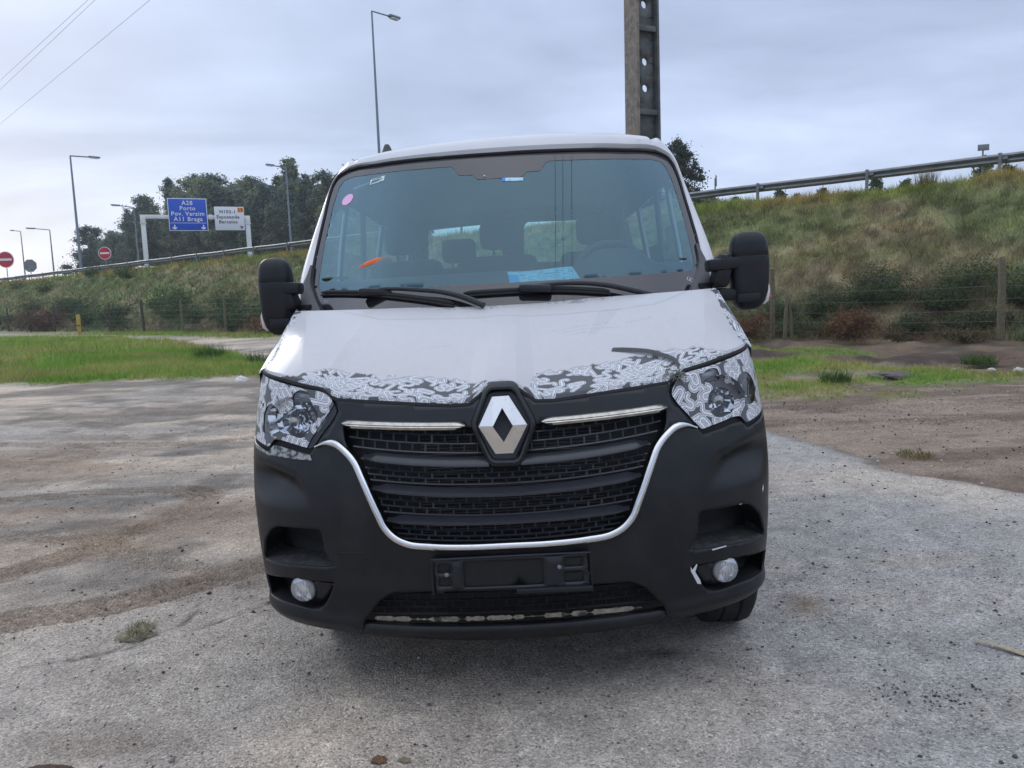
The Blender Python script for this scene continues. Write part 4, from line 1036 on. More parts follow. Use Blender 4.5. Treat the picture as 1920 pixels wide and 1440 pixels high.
# loose stones: uncountable gravel
def pebbles(n, xf, yf, sz, dark):
    x = xf(n); y = yf(n); s = sz(n)
    O = np.array([(1, 0, 0), (0, 1, 0), (-1, 0, 0), (0, -1, 0), (0, 0, .75), (0, 0, -.6)])
    T = np.array([(0, 1, 4), (1, 2, 4), (2, 3, 4), (3, 0, 4), (1, 0, 5), (2, 1, 5), (3, 2, 5), (0, 3, 5)])
    V = O[None] * s[:, None, None] * rng.uniform(0.6, 1.35, (n, 6, 1)); a = rng.uniform(0, 2 * PI, n); c, d = np.cos(a)[:, None], np.sin(a)[:, None]
    V = np.stack([V[..., 0] * c - V[..., 1] * d, V[..., 0] * d + V[..., 1] * c, V[..., 2]], -1)
    z = ground_h(x, y) - 0.001; V += np.stack([x, y, z + s * .25], 1)[:, None, :]
    C = np.where(rng.uniform(0, 1, n)[:, None] < dark, np.array((0.085, 0.082, 0.08)), np.array((0.33, 0.315, 0.29))) * rng.uniform(0.6, 1.45, (n, 1))
    return V.reshape(-1, 3), (T[None] + 6 * np.arange(n)[:, None, None]).reshape(-1, 3), np.repeat(C, 6, axis=0)
PB = [pebbles(4200, lambda n: rng.uniform(-2.6, 2.8, n), lambda n: rng.uniform(-0.6, 1.6, n), lambda n: 0.0016 + rng.gamma(1.6, 0.0012, n), 0.5), pebbles(5200, lambda n: rng.uniform(-6, 5, n), lambda n: rng.uniform(0.8, 8, n), lambda n: 0.003 + rng.gamma(1.5, 0.0025, n), 0.45),
      pebbles(260, lambda n: rng.uniform(-2.4, 2.6, n), lambda n: rng.uniform(-0.5, 3, n), lambda n: rng.uniform(0.005, 0.010, n), 0.75), pebbles(70, lambda n: rng.normal(1.5, 0.16, n), lambda n: rng.normal(0.05, 0.06, n), lambda n: rng.uniform(0.003, 0.007, n), 0.9),
      pebbles(500, lambda n: rng.uniform(3, 9, n), lambda n: rng.uniform(3, 9, n), lambda n: rng.uniform(0.006, 0.02, n), 0.4)]
off = 0; VV = []; FF = []; CC = []
for v, f, c in PB: VV.append(v); FF.append(f + off); CC.append(c); off += len(v)
setp(mesh_obj('loose_gravel', np.concatenate(VV), np.concatenate(FF), vcol('pebble', 0.9, 0.3), smooth=False, col=np.concatenate(CC)), 'loose stones scattered over the lot', 'gravel', kind='stuff')

# ------------------------------------------------------------------ the van: local frame x right, y rearwards from the nose, z up
VAN_M = Matrix(((0.9994465, -0.02641803, -0.02021842, 0.02495313), (0.0266563, 0.99957727, 0.01160695, -0.01790328), (0.01990324, -0.01213948, 0.99972821, -0.03384131), (0, 0, 0, 1)))
van = empty('passenger_van', label='white passenger van with black bumper and torn camouflage wrap on its nose', cat='van')
van.matrix_world = VAN_M

PC = np.array([(0, 0), (.1, .0015), (.2, .006), (.4, .028), (.55, .06), (.7, .112), (.82, .172), (.91, .24), (.975, .325), (1.012, .43), (1.03, .56), (1.035, .72), (1.037, .9), (1.037, 1.3)])
PSEG = np.r_[0, np.cumsum(np.hypot(*np.diff(PC, axis=0).T))]
ZK = [.2, .27, .34, .42, .55, .68, .82, .92, 1.0, 1.08, 1.16, 1.24, 1.32, 1.42, 1.52]
YK = [.11, .065, .035, .018, .004, 0, .008, .028, .055, .085, .112, .145, .19, .26, .34]
WK = [.95, .98, .998, 1.011, 1.022, 1.028, 1.032, 1.030, 1.026, 1.018, 1.01, .998, .98, .965, .95]
SCOOP = [(1.3, .985), (1.10, .972), (.95, .955), (.85, .940), (.775, .917), (.725, .868), (.704, .818), (.688, .75), (.672, .62), (.672, .55), (1.3, .55)]
UC_Z = [.56, .62, .70, .75, .82, .87, .91, .945, 1.1]; UC_U = [.655, .665, .685, .69, .71, .74, .785, .90, 1.2]
def S(u, z, disp=True, off=0.0):
    """front of the van: u runs along the bumper's plan curve from the centre line, z is height"""
    u = np.asarray(u, float); z = np.asarray(z, float); a = np.abs(u)
    x = hermite(PSEG, PC[:, 0], a) * np.sign(u); y = hermite(PSEG, PC[:, 1], a)
    P = np.stack(np.broadcast_arrays(x * hermite(ZK, WK, z), y + hermite(ZK, YK, z) * (1 - .6 * np.clip(y / .6, 0, 1)), z + 0 * x), -1)
    if disp:
        # scooped shoulder above each fog recess, proud fin beside the grille, ledge along the bottom
        zb = z + 0 * a; e = poly_dist(SCOOP, a + 0 * zb, zb); k = np.where(in_poly(SCOOP, a + 0 * zb, zb), e, 0.0)
        d = 0.060 * sstep(0.0, .075, k) * sstep(.775, .90, zb) * (1 - sstep(.90, 1.16, a))
        d = d - 0.016 * np.exp(-((z - .352) / .030) ** 2) * sstep(.50, .62, a)
        P[..., 1] += d
        P[..., 0] -= d * 0.55 * np.sign(u) * sstep(.75, 1.0, a)
    P[..., 1] += off
    return P

def mirror2(P):
    """half outline from the centre line outwards -> closed symmetric outline"""
    P = [tuple(p) for p in P]
    return P + [(-a, b) for a, b in P[::-1] if abs(a) > 1e-6]
def flipx(P): return [(-a, b) for a, b in P][::-1]
def panel(name, outline, holes, d, m, parent, off=0.0, th=0.0, disp=True, fine=None, angle=40):
    V, T = cdt(outline, holes, d, fine)
    o = mesh_obj(name, S(V[:, 0], V[:, 1], disp, off), T, m, parent, angle=angle)
    if th: solidify(o, th)
    return o

# ---- camouflage pattern: packed meandering bands, rasterised as a distance field in metres
def make_camo(wd, ht, seed):
    r = np.random.default_rng(seed); res = 0.001; HW = 0.0105
    D = np.full((int(ht / res), int(wd / res)), 0.05); R2 = 12; y2, x2 = np.mgrid[-R2:R2 + 1, -R2:R2 + 1]
    H_, W_ = D.shape
    for it in range(4000):
        if (D < HW).mean() > 0.60: break
        x, y = r.uniform(0.015, wd - .015), r.uniform(0.015, ht - .015)
        if D[int(y / res), int(x / res)] < HW * 1.15: continue
        h = r.uniform(0, 2 * PI); tot = r.uniform(0.07, 0.26); L = 0.0; turn = r.choice([-1, 1]); pts = [(x, y)]
        while L < tot:
            sl = r.uniform(0.006, 0.040) if r.random() < .8 else r.uniform(.04, .08); ang = r.choice([PI, PI, PI, PI * .5, PI * .75]); rad = r.uniform(0.0108, 0.0122); turn = -turn if r.random() < .82 else turn
            for kap, sl_ in ((0.0, sl), (turn / rad, ang * rad)):
                for _ in range(max(1, int(sl_ / 0.002))):
                    x += 0.002 * math.cos(h); y += 0.002 * math.sin(h); h += kap * 0.002; L += 0.002; pts.append((x, y))
        pts = np.array(pts); k = (pts[:, 0] > .014) & (pts[:, 1] > .014) & (pts[:, 0] < wd - .014) & (pts[:, 1] < ht - .014); pts = pts[k]
        if len(pts) < 12: continue
        lo = np.maximum((pts.min(0) / res).astype(int) - R2 - 1, 0); hi = np.minimum((pts.max(0) / res).astype(int) + R2 + 2, (W_, H_))
        T_ = np.full((hi[1] - lo[1], hi[0] - lo[0]), 0.05)
        for px, py in pts:
            a, b = int(py / res) - lo[1], int(px / res) - lo[0]
            if a < R2 or b < R2 or a >= T_.shape[0] - R2 or b >= T_.shape[1] - R2: continue
            w = T_[a - R2:a + R2 + 1, b - R2:b + R2 + 1]
            np.minimum(w, np.hypot((x2 + int(px / res)) * res + res / 2 - px, (y2 + int(py / res)) * res + res / 2 - py), out=w)
        V_ = D[lo[1]:hi[1], lo[0]:hi[0]]; m_ = T_ < HW + .0012; V_[m_] = T_[m_]
    return D
CAMO = make_camo(1.15, 0.62, 3)
def camo_col(x, y):
    d = CAMO[np.mod((np.asarray(y) / 0.001).astype(int), CAMO.shape[0]), np.mod((np.asarray(x) / 0.001).astype(int), CAMO.shape[1])]
    wl = np.clip(1.25 - np.abs(d - 0.0086) / 0.0019, 0, 1); mid = np.clip(1 - (d - 0.0034) / 0.0010, 0, 1) * 0.85
    w = np.clip(np.maximum(wl * 1.25, mid) + 0.14 * (d < 0.0086), 0, 1)[:, None]
    return np.array((0.078, 0.080, 0.087)) * (1 - w) + np.array((0.68, 0.69, 0.72)) * w

# ---- bumper
CH = [(0, .655), (.15, .655), (.27, .661), (.356, .673), (.396, .693), (.43, .73), (.452, .78), (.48, .845), (.507, .906), (.535, .96), (.575, 1.0), (.62, 1.026), (.66, 1.027), (.70, 1.013)]
chs = smooth_path(CH, 60)
low_o = [(.72, .985), (.76, .992), (.86, 1.010), (.905, 1.012), (.935, .985), (1.03, 1.0), (1.12, 1.012), (1.25, 1.03), (1.38, 1.03), (1.385, .93), (1.36, .80), (1.31, .62), (1.27, .45), (1.25, .345), (1.10, .334), (.88, .316), (.75, .312), (.60, .312), (.565, .335), (.555, .372), (.475, .458), (.425, .486), (.27, .492), (0, .486)]
half = [tuple(p) for p in chs] + low_o
outl = [p for p in half] + [(-a, b) for a, b in half[::-1] if a > 1e-6]
recess = rounded([(1.048, .553), (.995, .648), (.933, .696), (.888, .711), (.682, .716), (.675, .627), (.637, .575), (.814, .564)], 0.02)
foghole = rounded([(1.105, .476), (.886, .507), (.648, .517), (.686, .449), (.728, .404), (.771, .393), (.90, .399), (1.08, .392), (1.105, .42)], 0.02)
bumper = panel('bumper', outl, [recess, flipx(recess), foghole, flipx(foghole)], 0.013, M['plastic'], van, th=0.012, fine=0.012)
for sg in (1, -1):
    # recess: walls, back and dusty shelf
    rc = resample(recess, 0.03); A = S(sg * rc[:, 0], rc[:, 1]); A[:, 1] += 0.004; n = len(A); cen = rc.mean(0)
    B = A.copy(); B[:, 1] += 0.13; B[:, 0] -= sg * 0.035
    B[:, 2] = np.where(rc[:, 1] < .60, B[:, 2] + 0.012, B[:, 2] - 0.01)
    F = [(i, (i + 1) % n, n + (i + 1) % n, n + i) if sg < 0 else (n + i, n + (i + 1) % n, (i + 1) % n, i) for i in range(n)] + [tuple(range(n, 2 * n))]
    mi = [1 if (rc[i, 1] < .60 and rc[(i + 1) % n, 1] < .60) else 0 for i in range(n)] + [0]
    mesh_obj('air_recess', np.vstack([A, B]), F, [M['dark'], M['plastic_dusty']], bumper, mi=mi, smooth=False)
    rc = resample(foghole, 0.03); A = S(sg * rc[:, 0], rc[:, 1]); A[:, 1] += 0.004; n = len(A); B = A.copy(); B[:, 1] += 0.10; B[:, 0] -= sg * 0.03
    F = [(i, (i + 1) % n, n + (i + 1) % n, n + i) if sg < 0 else (n + i, n + (i + 1) % n, (i + 1) % n, i) for i in range(n)] + [tuple(range(n, 2 * n))]
    mesh_obj('fog_lamp_pocket', np.vstack([A, B]), F, M['dark'], bumper, smooth=False)
    # black bezel plate inboard of the lamp
    bz_ = rounded([(.655, .500), (.79, .505), (.78, .41), (.735, .412), (.695, .45)], 0.012)
    panel('fog_lamp_bezel', bz_ if sg > 0 else flipx(bz_), [], 0.03, M['plastic_smooth'], bumper, off=0.022, th=0.006)
    # fog lamp
    fp = S(np.array([sg * .803]), np.array([.470]))[0]; ax = Vector((sg * 0.16, -1, 0.0)).normalized(); fo_ = Vector(fp) + Vector((0, 0.018, 0))
    mb = MB(); mb.lathe([(0.046, -0.05), (0.052, -.01), (0.055, 0.006), (0.053, 0.012), (0.051, 0.006)], fo_, ax, 32); fl_ = mb.build('fog_lamp', M['plastic_smooth'], van)
    mb = MB(); mb.lathe([(0.0, -0.045), (0.018, -0.04), (0.038, -0.022), (0.051, 0.0)], fo_, ax, 32); mb.lathe([(0.0, 0.008), (0.012, 0.006), (0.013, -.02)], fo_, ax, 16)
    for q in range(7): mb.box(tuple(fo_ + Vector(((q - 3) * 0.011, 0.008, -0.005))), (0.004, 0.004, 0.06 - abs(q - 3) * 0.010))
    mb.build('reflector', M['refl'], fl_)
    mb = MB(); mb.lathe([(0.0515, 0.006), (0.046, 0.018), (0.032, 0.025), (0.0, 0.028)], fo_, ax, 32); mb.build('lens', M['lens_frost'], fl_)
mb = MB()
for a, b in (((-.616, .632), (-.5216, .636)), ((-.5216, .636), (-.5248, .570)), ((-.5248, .570), (-.608, .570)), ((-.608, .570), (-.616, .632))):
    q = resample([a, b], 0.02, False); mb.tube([tuple(v) for v in S(q[:, 0], q[:, 1], off=0.0005)], 0.0022, 5)
mb.build('tow_hook_cover', M['dark'], bumper)
# torn remnants and chips left on the bumper
def patch(name, P, m, off=-0.002, d=0.012, colf=None, fine=None):
    V, T = cdt(P, [], d, fine or d)
    o = mesh_obj(name, S(V[:, 0], V[:, 1], off=off), T, m, bumper, col=colf(V) if colf else None); return o
chip = simple('white_wrap_scrap', (0.62, 0.63, 0.66), 0.5)
for P in ([(.648, .515), (.655, .50), (.672, .52), (.676, .517), (.668, .49), (.690, .455), (.697, .437), (.680, .442), (.660, .478), (.650, .495)], [(1.008, .745), (1.018, .76), (1.022, .742), (1.012, .728)], [(.735, .5655), (.80, .569), (.80, .564), (.74, .560)], [(.86, .713), (.875, .715), (.87, .711)]):
    patch('wrap_remnant', P, chip, -0.003, 0.008)
def resid(V):
    n = fbm(V[:, 0] * 90, V[:, 1] * 160, 3, 81)[:, None]; k = sstep(.42, .58, n)
    return np.array((0.035, 0.036, 0.038)) * (1 - k) + np.array((0.33, 0.33, 0.32)) * k
patch('wrap_remnant', [(-.93, .972), (-.955, .978), (-1.0, .985), (-1.12, 1.0), (-1.12, 1.012), (-1.03, 1.0), (-.935, .985), (-.905, 1.011), (-.86, 1.009), (-.76, .991), (-.72, .984), (-.71, .965), (-.80, .968), (-.90, .975)], M['wrap'], -0.0025, 0.006, resid)

# lower lip, intake and foam strip
lip = mirror2([(0, .286), (.2, .290), (.36, .298), (.56, .311), (.56, .352), (.36, .343), (0, .340)][::1])
lip = [(0, .286), (.2, .290), (.36, .298), (.575, .311), (.562, .352), (.36, .345), (0, .341), (-.36, .345), (-.562, .352), (-.575, .311), (-.36, .298), (-.2, .290)]
panel('lower_lip', lip, [], 0.025, M['plastic'], van, off=-0.006, th=0.03, disp=False)
V, T = cdt([(-.60, .27), (.60, .27), (.60, .50), (-.60, .50)], [], 0.05); mesh_obj('intake_backing', S(V[:, 0], V[:, 1], False, 0.09), T, M['dark'], van)
def bars(mb, rows, cw, u0f, u1f, zf, off, tw, stag=True, worn=()):
    """staggered brickwork lattice: rows of heights, cells cw wide"""
    for k, z in enumerate(rows):
        for sg in (1, -1):
            a, b = u0f(z), u1f(z)
            if b - a < cw: continue
            u = np.linspace(a, b, 24); mb.tube([tuple(v) for v in S(sg * u, zf(z, u), False, off)], tw, 4, cap=False)
            if k + 1 < len(rows):
                us = np.arange(math.ceil(a / cw) * cw + (cw / 2 if (k % 2 and stag) else 0), b, cw)
                zt = rows[k + 1]
                for q in us:
                    lo, hi = S(np.array([sg * q]), np.array([zf(z, q)]), False, off)[0], S(np.array([sg * q]), np.array([zf(zt, q)]), False, off)[0]
                    mb.tube([tuple(lo), tuple(hi)], tw * 0.9, 4, m=1 if any(abs(sg * q - w) < cw * .6 for w in worn) else 0, cap=False)
mb = MB(); bars(mb, [.385, .412, .44, .468], 0.048, lambda z: 0.0, lambda z: float(np.interp(z, [.37, .46, .486], [.54, .47, .42])), lambda z, u: z + 0 * u, 0.045, 0.0042)
mb.build('intake_mesh', [M['plastic_smooth'], M['plastic_smooth']], van)
mb = MB(); foam_c = simple('dirty_cream_foam', (0.34, 0.29, 0.23), 0.9, var=0.5, vscale=30, dirt=(0.05, 0.045, 0.04), dscale=25, dmin=0.5, dmax=0.62)
u = np.linspace(-.52, .47, 180); n_ = fbm(u * 40, u * 0, 3, 131); wd_ = .0085 * sstep(.30, .50, n_) * sstep(.53, .50, -u) * sstep(.49, .40, u) + .0004; n2_ = fbm(u * 90, u * 0 + 3, 2, 132)
G = [S(u, .3665 + wd_ * (.7 + .6 * n2_) - .012 * (u / .5) ** 4 * 0, False, .034), S(u, .3665 - wd_ * (.8 + .4 * n2_), False, .030)]
mb.grid(np.array(G)); mb.build('foam_strip', foam_c, van)

# ---- grille
def ulim(z): return float(np.interp(z, [.655, .661, .673, .693, .73, .78, .845, .906, .96, 1.0, 1.06, 1.10], [.10, .26, .345, .385, .415, .438, .465, .492, .520, .555, .585, .60]))
def umin(z): return max(0.0, 0.045 + (z - .955) * .42) if z > .955 else 0.0
V, T = cdt(mirror2([(0, .64), (.30, .65), (.44, .72), (.52, .92), (.60, 1.02), (.62, 1.14), (.30, 1.17), (0, 1.20)]), [], 0.05); mesh_obj('grille_backing', S(V[:, 0], V[:, 1], False, 0.085), T, M['dark'], van)
gw = np.r_[chs[::-1] * [-1, 1], chs[1:]]
mb = MB(); mb.grid(np.array([S(gw[:, 0], gw[:, 1], False, o_) for o_ in (.006, .05, .09)])); mb.build('grille_shroud', M['dark'], van)
iw = np.array([(-.60, .345), (-.565, .372), (-.475, .458), (-.425, .486), (-.27, .492), (0, .486), (.27, .492), (.425, .486), (.475, .458), (.565, .372), (.60, .345)]); iw = smooth_path(iw, 50)
mb = MB(); mb.grid(np.array([S(iw[:, 0], iw[:, 1], False, o_) for o_ in (.008, .05, .095)])); mb.build('intake_shroud', M['dark'], van)
grille = empty('grille', (0, 0, 0.85), parent=van)
bow = lambda z, u: z + 0.12 * u ** 2
gm = MB()
for rows in ([1.045, 1.012, .979], [.915, .893, .871], [.813, .788, .763], [.713, .690, .671]):
    zz = sorted([rows[0] + .022, rows[0] - .008, rows[1] - .006, rows[2] - .004])
    bars(gm, zz, 0.0465, umin, lambda z: ulim(z + .02) - .004, bow, 0.024, 0.0042, worn=(-.262, .302))
go = gm.build('grille_mesh', [M['slat'], M['grey_plastic']], grille); go.location = (0, 0, -0.85)
# radiator fins seen through the openings
mb = MB()
for z in np.arange(.69, 1.07, .0115):
    a, b = (-.30, .34); q = np.linspace(a, b, 8); mb.tube([tuple(v) for v in S(q, np.full(8, z), False, 0.07)], 0.0016, 4, cap=False)
ro = mb.build('radiator_fins', simple('radiator_fin', (0.11, 0.105, 0.10), 0.5, metal=0.5), grille); ro.location = (0, 0, -0.85)
def slat(zc, c2, hh_, umax, um):
    for sg in ((1, -1) if um > 0 else (0,)):
        u = np.linspace(um, umax, 30) * sg if sg else np.linspace(-umax, umax, 60)
        zc_ = zc + c2 * u ** 2; tp = np.clip((umax - np.abs(u)) / .05, 0.25, 1) * hh_
        G = [S(u, zc_ + tp * .55, False, 0.022), S(u, zc_ + tp * .50, False, 0.014), S(u, zc_ - tp * .02, False, -0.012), S(u, zc_ - tp * .28, False, -0.011), S(u, zc_ - tp * .5, False, 0.020)]
        mb = MB(); mb.grid(np.array(G), flip=(sg != -1)); o = mb.build('slat', M['slat'], grille, angle=50); o.location = (0, 0, -0.85)
slat(.944, .135, .034, .505, .055); slat(.840, .14, .032, .468, 0); slat(.742, .09, .030, .420, 0)
# upper grille panel under the bonnet edge
gp_ = [(0, 1.205), (.05, 1.195), (.09, 1.165), (.12, 1.148), (.18, 1.148), (.4, 1.165), (.60, 1.183), (.632, 1.185), (.612, 1.14), (.628, 1.105), (.664, 1.062), (.695, 1.018), (.66, 1.032), (.62, 1.031), (.58, 1.008), (.56, .992), (.583, 1.04), (.592, 1.085), (.40, 1.080), (.145, 1.072), (.112, 1.068), (.085, 1.02), (.052, .962), (.045, .935), (0, .930)]
gpo = [p for p in gp_] + [(-a, b) for a, b in gp_[::-1] if a > 1e-6]
panel('grille_panel', gpo, [], 0.02, M['plastic_smooth'], van, off=0.004, th=0.02, disp=False, fine=0.012)
mb = MB(); P3 = S(np.r_[-chs[::-1, 0], chs[1:, 0]], np.r_[chs[::-1, 1], chs[1:, 1]], off=-0.004)
nP = len(P3); rr = np.clip(np.minimum(np.arange(nP), nP - 1 - np.arange(nP)) / 5.0, 0.25, 1) * 0.0145
mb.tube([tuple(v) for v in P3], rr, 12); mb.build('chrome_trim', M['chrome'], van)
for sg in (1, -1):
    u = np.linspace(.135, .592, 24); zc_ = 1.076 + 0.055 * (u - .135) ** 2 + 0.020 * (u - .135); tp = np.clip(np.minimum(u - .13, .597 - u) / .02, .15, 1) * .0145
    G = [S(sg * u, zc_ + tp, False, 0.012), S(sg * u, zc_ + tp * .8, False, -0.006), S(sg * u, zc_ + tp * .1, False, -0.013), S(sg * u, zc_ - tp * .1, False, -0.010), S(sg * u, zc_ - tp * .35, False, -0.012), S(sg * u, zc_ - tp, False, -0.004), S(sg * u, zc_ - tp * 1.2, False, 0.012)]
    mb = MB(); mb.grid(np.array(G), flip=(sg > 0)); mb.build('chrome_strip', M['chrome_worn'], van, angle=50)

# ---- badge: dark hexagonal surround and chrome rhombus
def SP(u, z, off): return tuple(S(np.array([u]), np.array([z]), False, off)[0])
def ring_loft(name, rings, m, parent, close_last=False, angle=25):
    n = len(rings[0]); V = [p for r in rings for p in r]; F = []
    for i in range(len(rings) - 1):
        for k in range(n):
            k2 = (k + 1) % n; F.append((i * n + k, i * n + k2, (i + 1) * n + k2, (i + 1) * n + k))
    if close_last: F.append(tuple((len(rings) - 1) * n + k for k in range(n)))
    return mesh_obj(name, V, F, m, parent, smooth=True, angle=angle)
hexo = [(-.050, 1.205), (-.104, 1.078), (-.046, .948), (.050, .946), (.106, 1.074), (.044, 1.205)]
def hx(s, off, rk=.02): return [SP(a, b, off) for a, b in rounded([(0.0 + (a) * s, 1.076 + (b - 1.076) * s) for a, b in hexo], rk * s, 3)]
badge = ring_loft('badge_surround', [hx(1.16, .012), hx(1.10, -.012), hx(1.0, -.022), hx(.94, -.020), hx(.91, .020), hx(.80, .030)], M['plastic_smooth'], van, True)
TL, TR, LL, BL, BR_, RR = (-.034, 1.176), (.025, 1.177), (-.0835, 1.078), (-.030, .976), (.030, .975), (.0845, 1.077)
iT, iL, iB, iR = (.0, 1.137), (-.0345, 1.076), (.0, 1.018), (.0345, 1.076)
def V4(p, o): return SP(p[0], p[1], o)
vv = [V4(TL, -.044), V4(TR, -.044), V4(LL, -.060), V4(BL, -.001), V4(BR_, -.001), V4(RR, -.060), V4(iT, -.051), V4(iL, -.060), V4(iB, -.024), V4(iR, -.060)]
vb = [V4(p, .026) for p in (TL, TR, LL, BL, BR_, RR, iT, iL, iB, iR)]
ff = [(0, 2, 7, 6), (0, 6, 1), (1, 6, 9, 5), (2, 3, 8, 7), (3, 4, 8), (4, 5, 9, 8)]
ff = [(0, 2, 7, 6, 1), (1, 6, 9, 5), (2, 3, 8, 7), (3, 4, 5, 9, 8)]
ff = [(0, 2, 7), (0, 7, 6), (0, 6, 1), (1, 6, 9), (1, 9, 5), (2, 3, 8), (2, 8, 7), (3, 4, 8), (4, 5, 9), (4, 9, 8)]
def wall(a, b): return (a, b, b + 10, a + 10)
ff += [wall(b, a) for a, b in ((0, 1), (1, 5), (5, 4), (4, 3), (3, 2), (2, 0))] + [wall(a, b) for a, b in ((6, 9), (9, 8), (8, 7), (7, 6))]
bo_ = mesh_obj('rhombus_emblem', vv + vb, ff, M['chrome'], badge, smooth=False)
bv = bo_.modifiers.new('bevel', 'BEVEL'); bv.width = 0.0015; bv.segments = 2; bv.limit_method = 'ANGLE'; bv.angle_limit = math.radians(20)
mb = MB()
for z in np.arange(1.035, 1.125, .012): mb.tube([SP(-.03, z, .012), SP(.03, z, .012)], .0012, 4)
mb.build('emblem_rib', M['plastic_smooth'], badge)

# ---- number plate holder, empty
ph = empty('plate_holder', (0, 0, 0.55), parent=van)
def PHs(V, off): return np.c_[V[:, 0], off + 0.09 * V[:, 0] ** 2, V[:, 1]]
hl = [[(-.255, .600), (-.212, .600), (-.212, .568), (-.255, .568)], [(-.255, .548), (-.212, .548), (-.212, .520), (-.255, .520)], [(-.165, .606), (.115, .606), (.115, .514), (-.165, .514)], [(.190, .604), (.255, .604), (.255, .572), (.190, .572)], [(.190, .552), (.255, .552), (.255, .516), (.190, .516)]]
Vp, Tp = cdt(rounded([(-.276, .622), (.280, .622), (.284, .490), (.02, .492), (.015, .502), (-.235, .503), (-.24, .494), (-.27, .496)], .008), [rounded(h, .004, 2) for h in hl], .03, .012)
o = mesh_obj('holder_frame', PHs(Vp, -.020), Tp, M['plastic_smooth'], ph, smooth=False); o.location = (0, 0, -.55); solidify(o, .012)
Vp, Tp = cdt([(-.27, .615), (.275, .615), (.275, .498), (-.265, .505)], [], .05); o = mesh_obj('holder_back', PHs(Vp, -.0105), Tp, M['plastic'], ph, smooth=False); o.location = (0, 0, -.55)
mb = MB()
for x, z in ((-.225, .565), (.172, .575)): mb.lathe([(0.0, .004), (.004, .005), (.0075, .003), (.008, 0)], (x, -.020, z), (0, -1, 0), 14)
o = mb.build('screw', M['steel'], ph); o.location = (0, 0, -.55)
mb = MB(); mb.tube([(-.276, -.016, .494), (-.276, -.022, .622), (0, -.024, .624), (.280, -.018, .622), (.284, -.014, .490)], .0045, 6); mb.box((.152, -.022, .497), (.266, .022, .020), bev=.004)
o = mb.build('holder_rim', M['plastic_smooth'], ph); o.location = (0, 0, -.55)

# ---- dark carrier behind every shut line
hcar = [(1.09, 1.252), (.94, 1.228), (.80, 1.204), (.70, 1.190), (.66, 1.172), (.642, 1.140), (.66, 1.112), (.695, 1.066), (.722, 1.03), (.775, 1.036), (.86, 1.05), (.94, 1.035), (1.03, 1.04), (1.09, 1.05)]
V, T = cdt(mirror2([(0, 1.085), (.585, 1.10), (.60, 1.06), (.59, 1.0), (.62, .97), (.70, .955), (1.13, .96), (1.14, 1.28), (.9, 1.258), (.70, 1.222), (.63, 1.185), (.4, 1.168), (.12, 1.15), (.05, 1.20), (0, 1.21)]), [hcar, flipx(hcar)], .05)
_ = 0; V, T = V, T
mesh_obj('front_carrier', S(V[:, 0], V[:, 1], False, .020), T, M['dark'], van)

# ---- headlights with the wrap cut round the lamps
HLo = [(1.115, 1.276), (.94, 1.250), (.80, 1.226), (.695, 1.211), (.655, 1.194), (.636, 1.172), (.617, 1.140), (.635, 1.107), (.672, 1.063), (.702, 1.022), (.716, 1.004), (.775, 1.016), (.86, 1.032), (.905, 1.034), (.935, 1.003), (1.03, 1.019), (1.12, 1.035), (1.135, 1.16)]
HLo = [tuple(p) for p in rounded(HLo, .012, 2)]
cutL = [rounded([(.99, 1.054), (1.0, 1.114), (.98, 1.152), (.945, 1.166), (.905, 1.150), (.885, 1.128), (.855, 1.130), (.815, 1.152), (.828, 1.20), (.80, 1.218), (.755, 1.212), (.728, 1.165), (.698, 1.135), (.700, 1.104), (.735, 1.084), (.737, 1.056), (.766, 1.040), (.832, 1.055), (.876, 1.064), (.92, 1.050)], .012)]
cutR = [rounded([(.80, 1.220), (.842, 1.216), (.838, 1.170), (.755, 1.166), (.762, 1.202)], .02), rounded([(.771, 1.124), (.806, 1.150), (.868, 1.138), (.894, 1.092), (.875, 1.050), (.805, 1.036), (.773, 1.050), (.763, 1.086)], .02),
        [(.985 + .068 * math.cos(a), 1.128 + .062 * math.sin(a)) for a in np.linspace(0, 2 * PI, 25)[:-1]]]
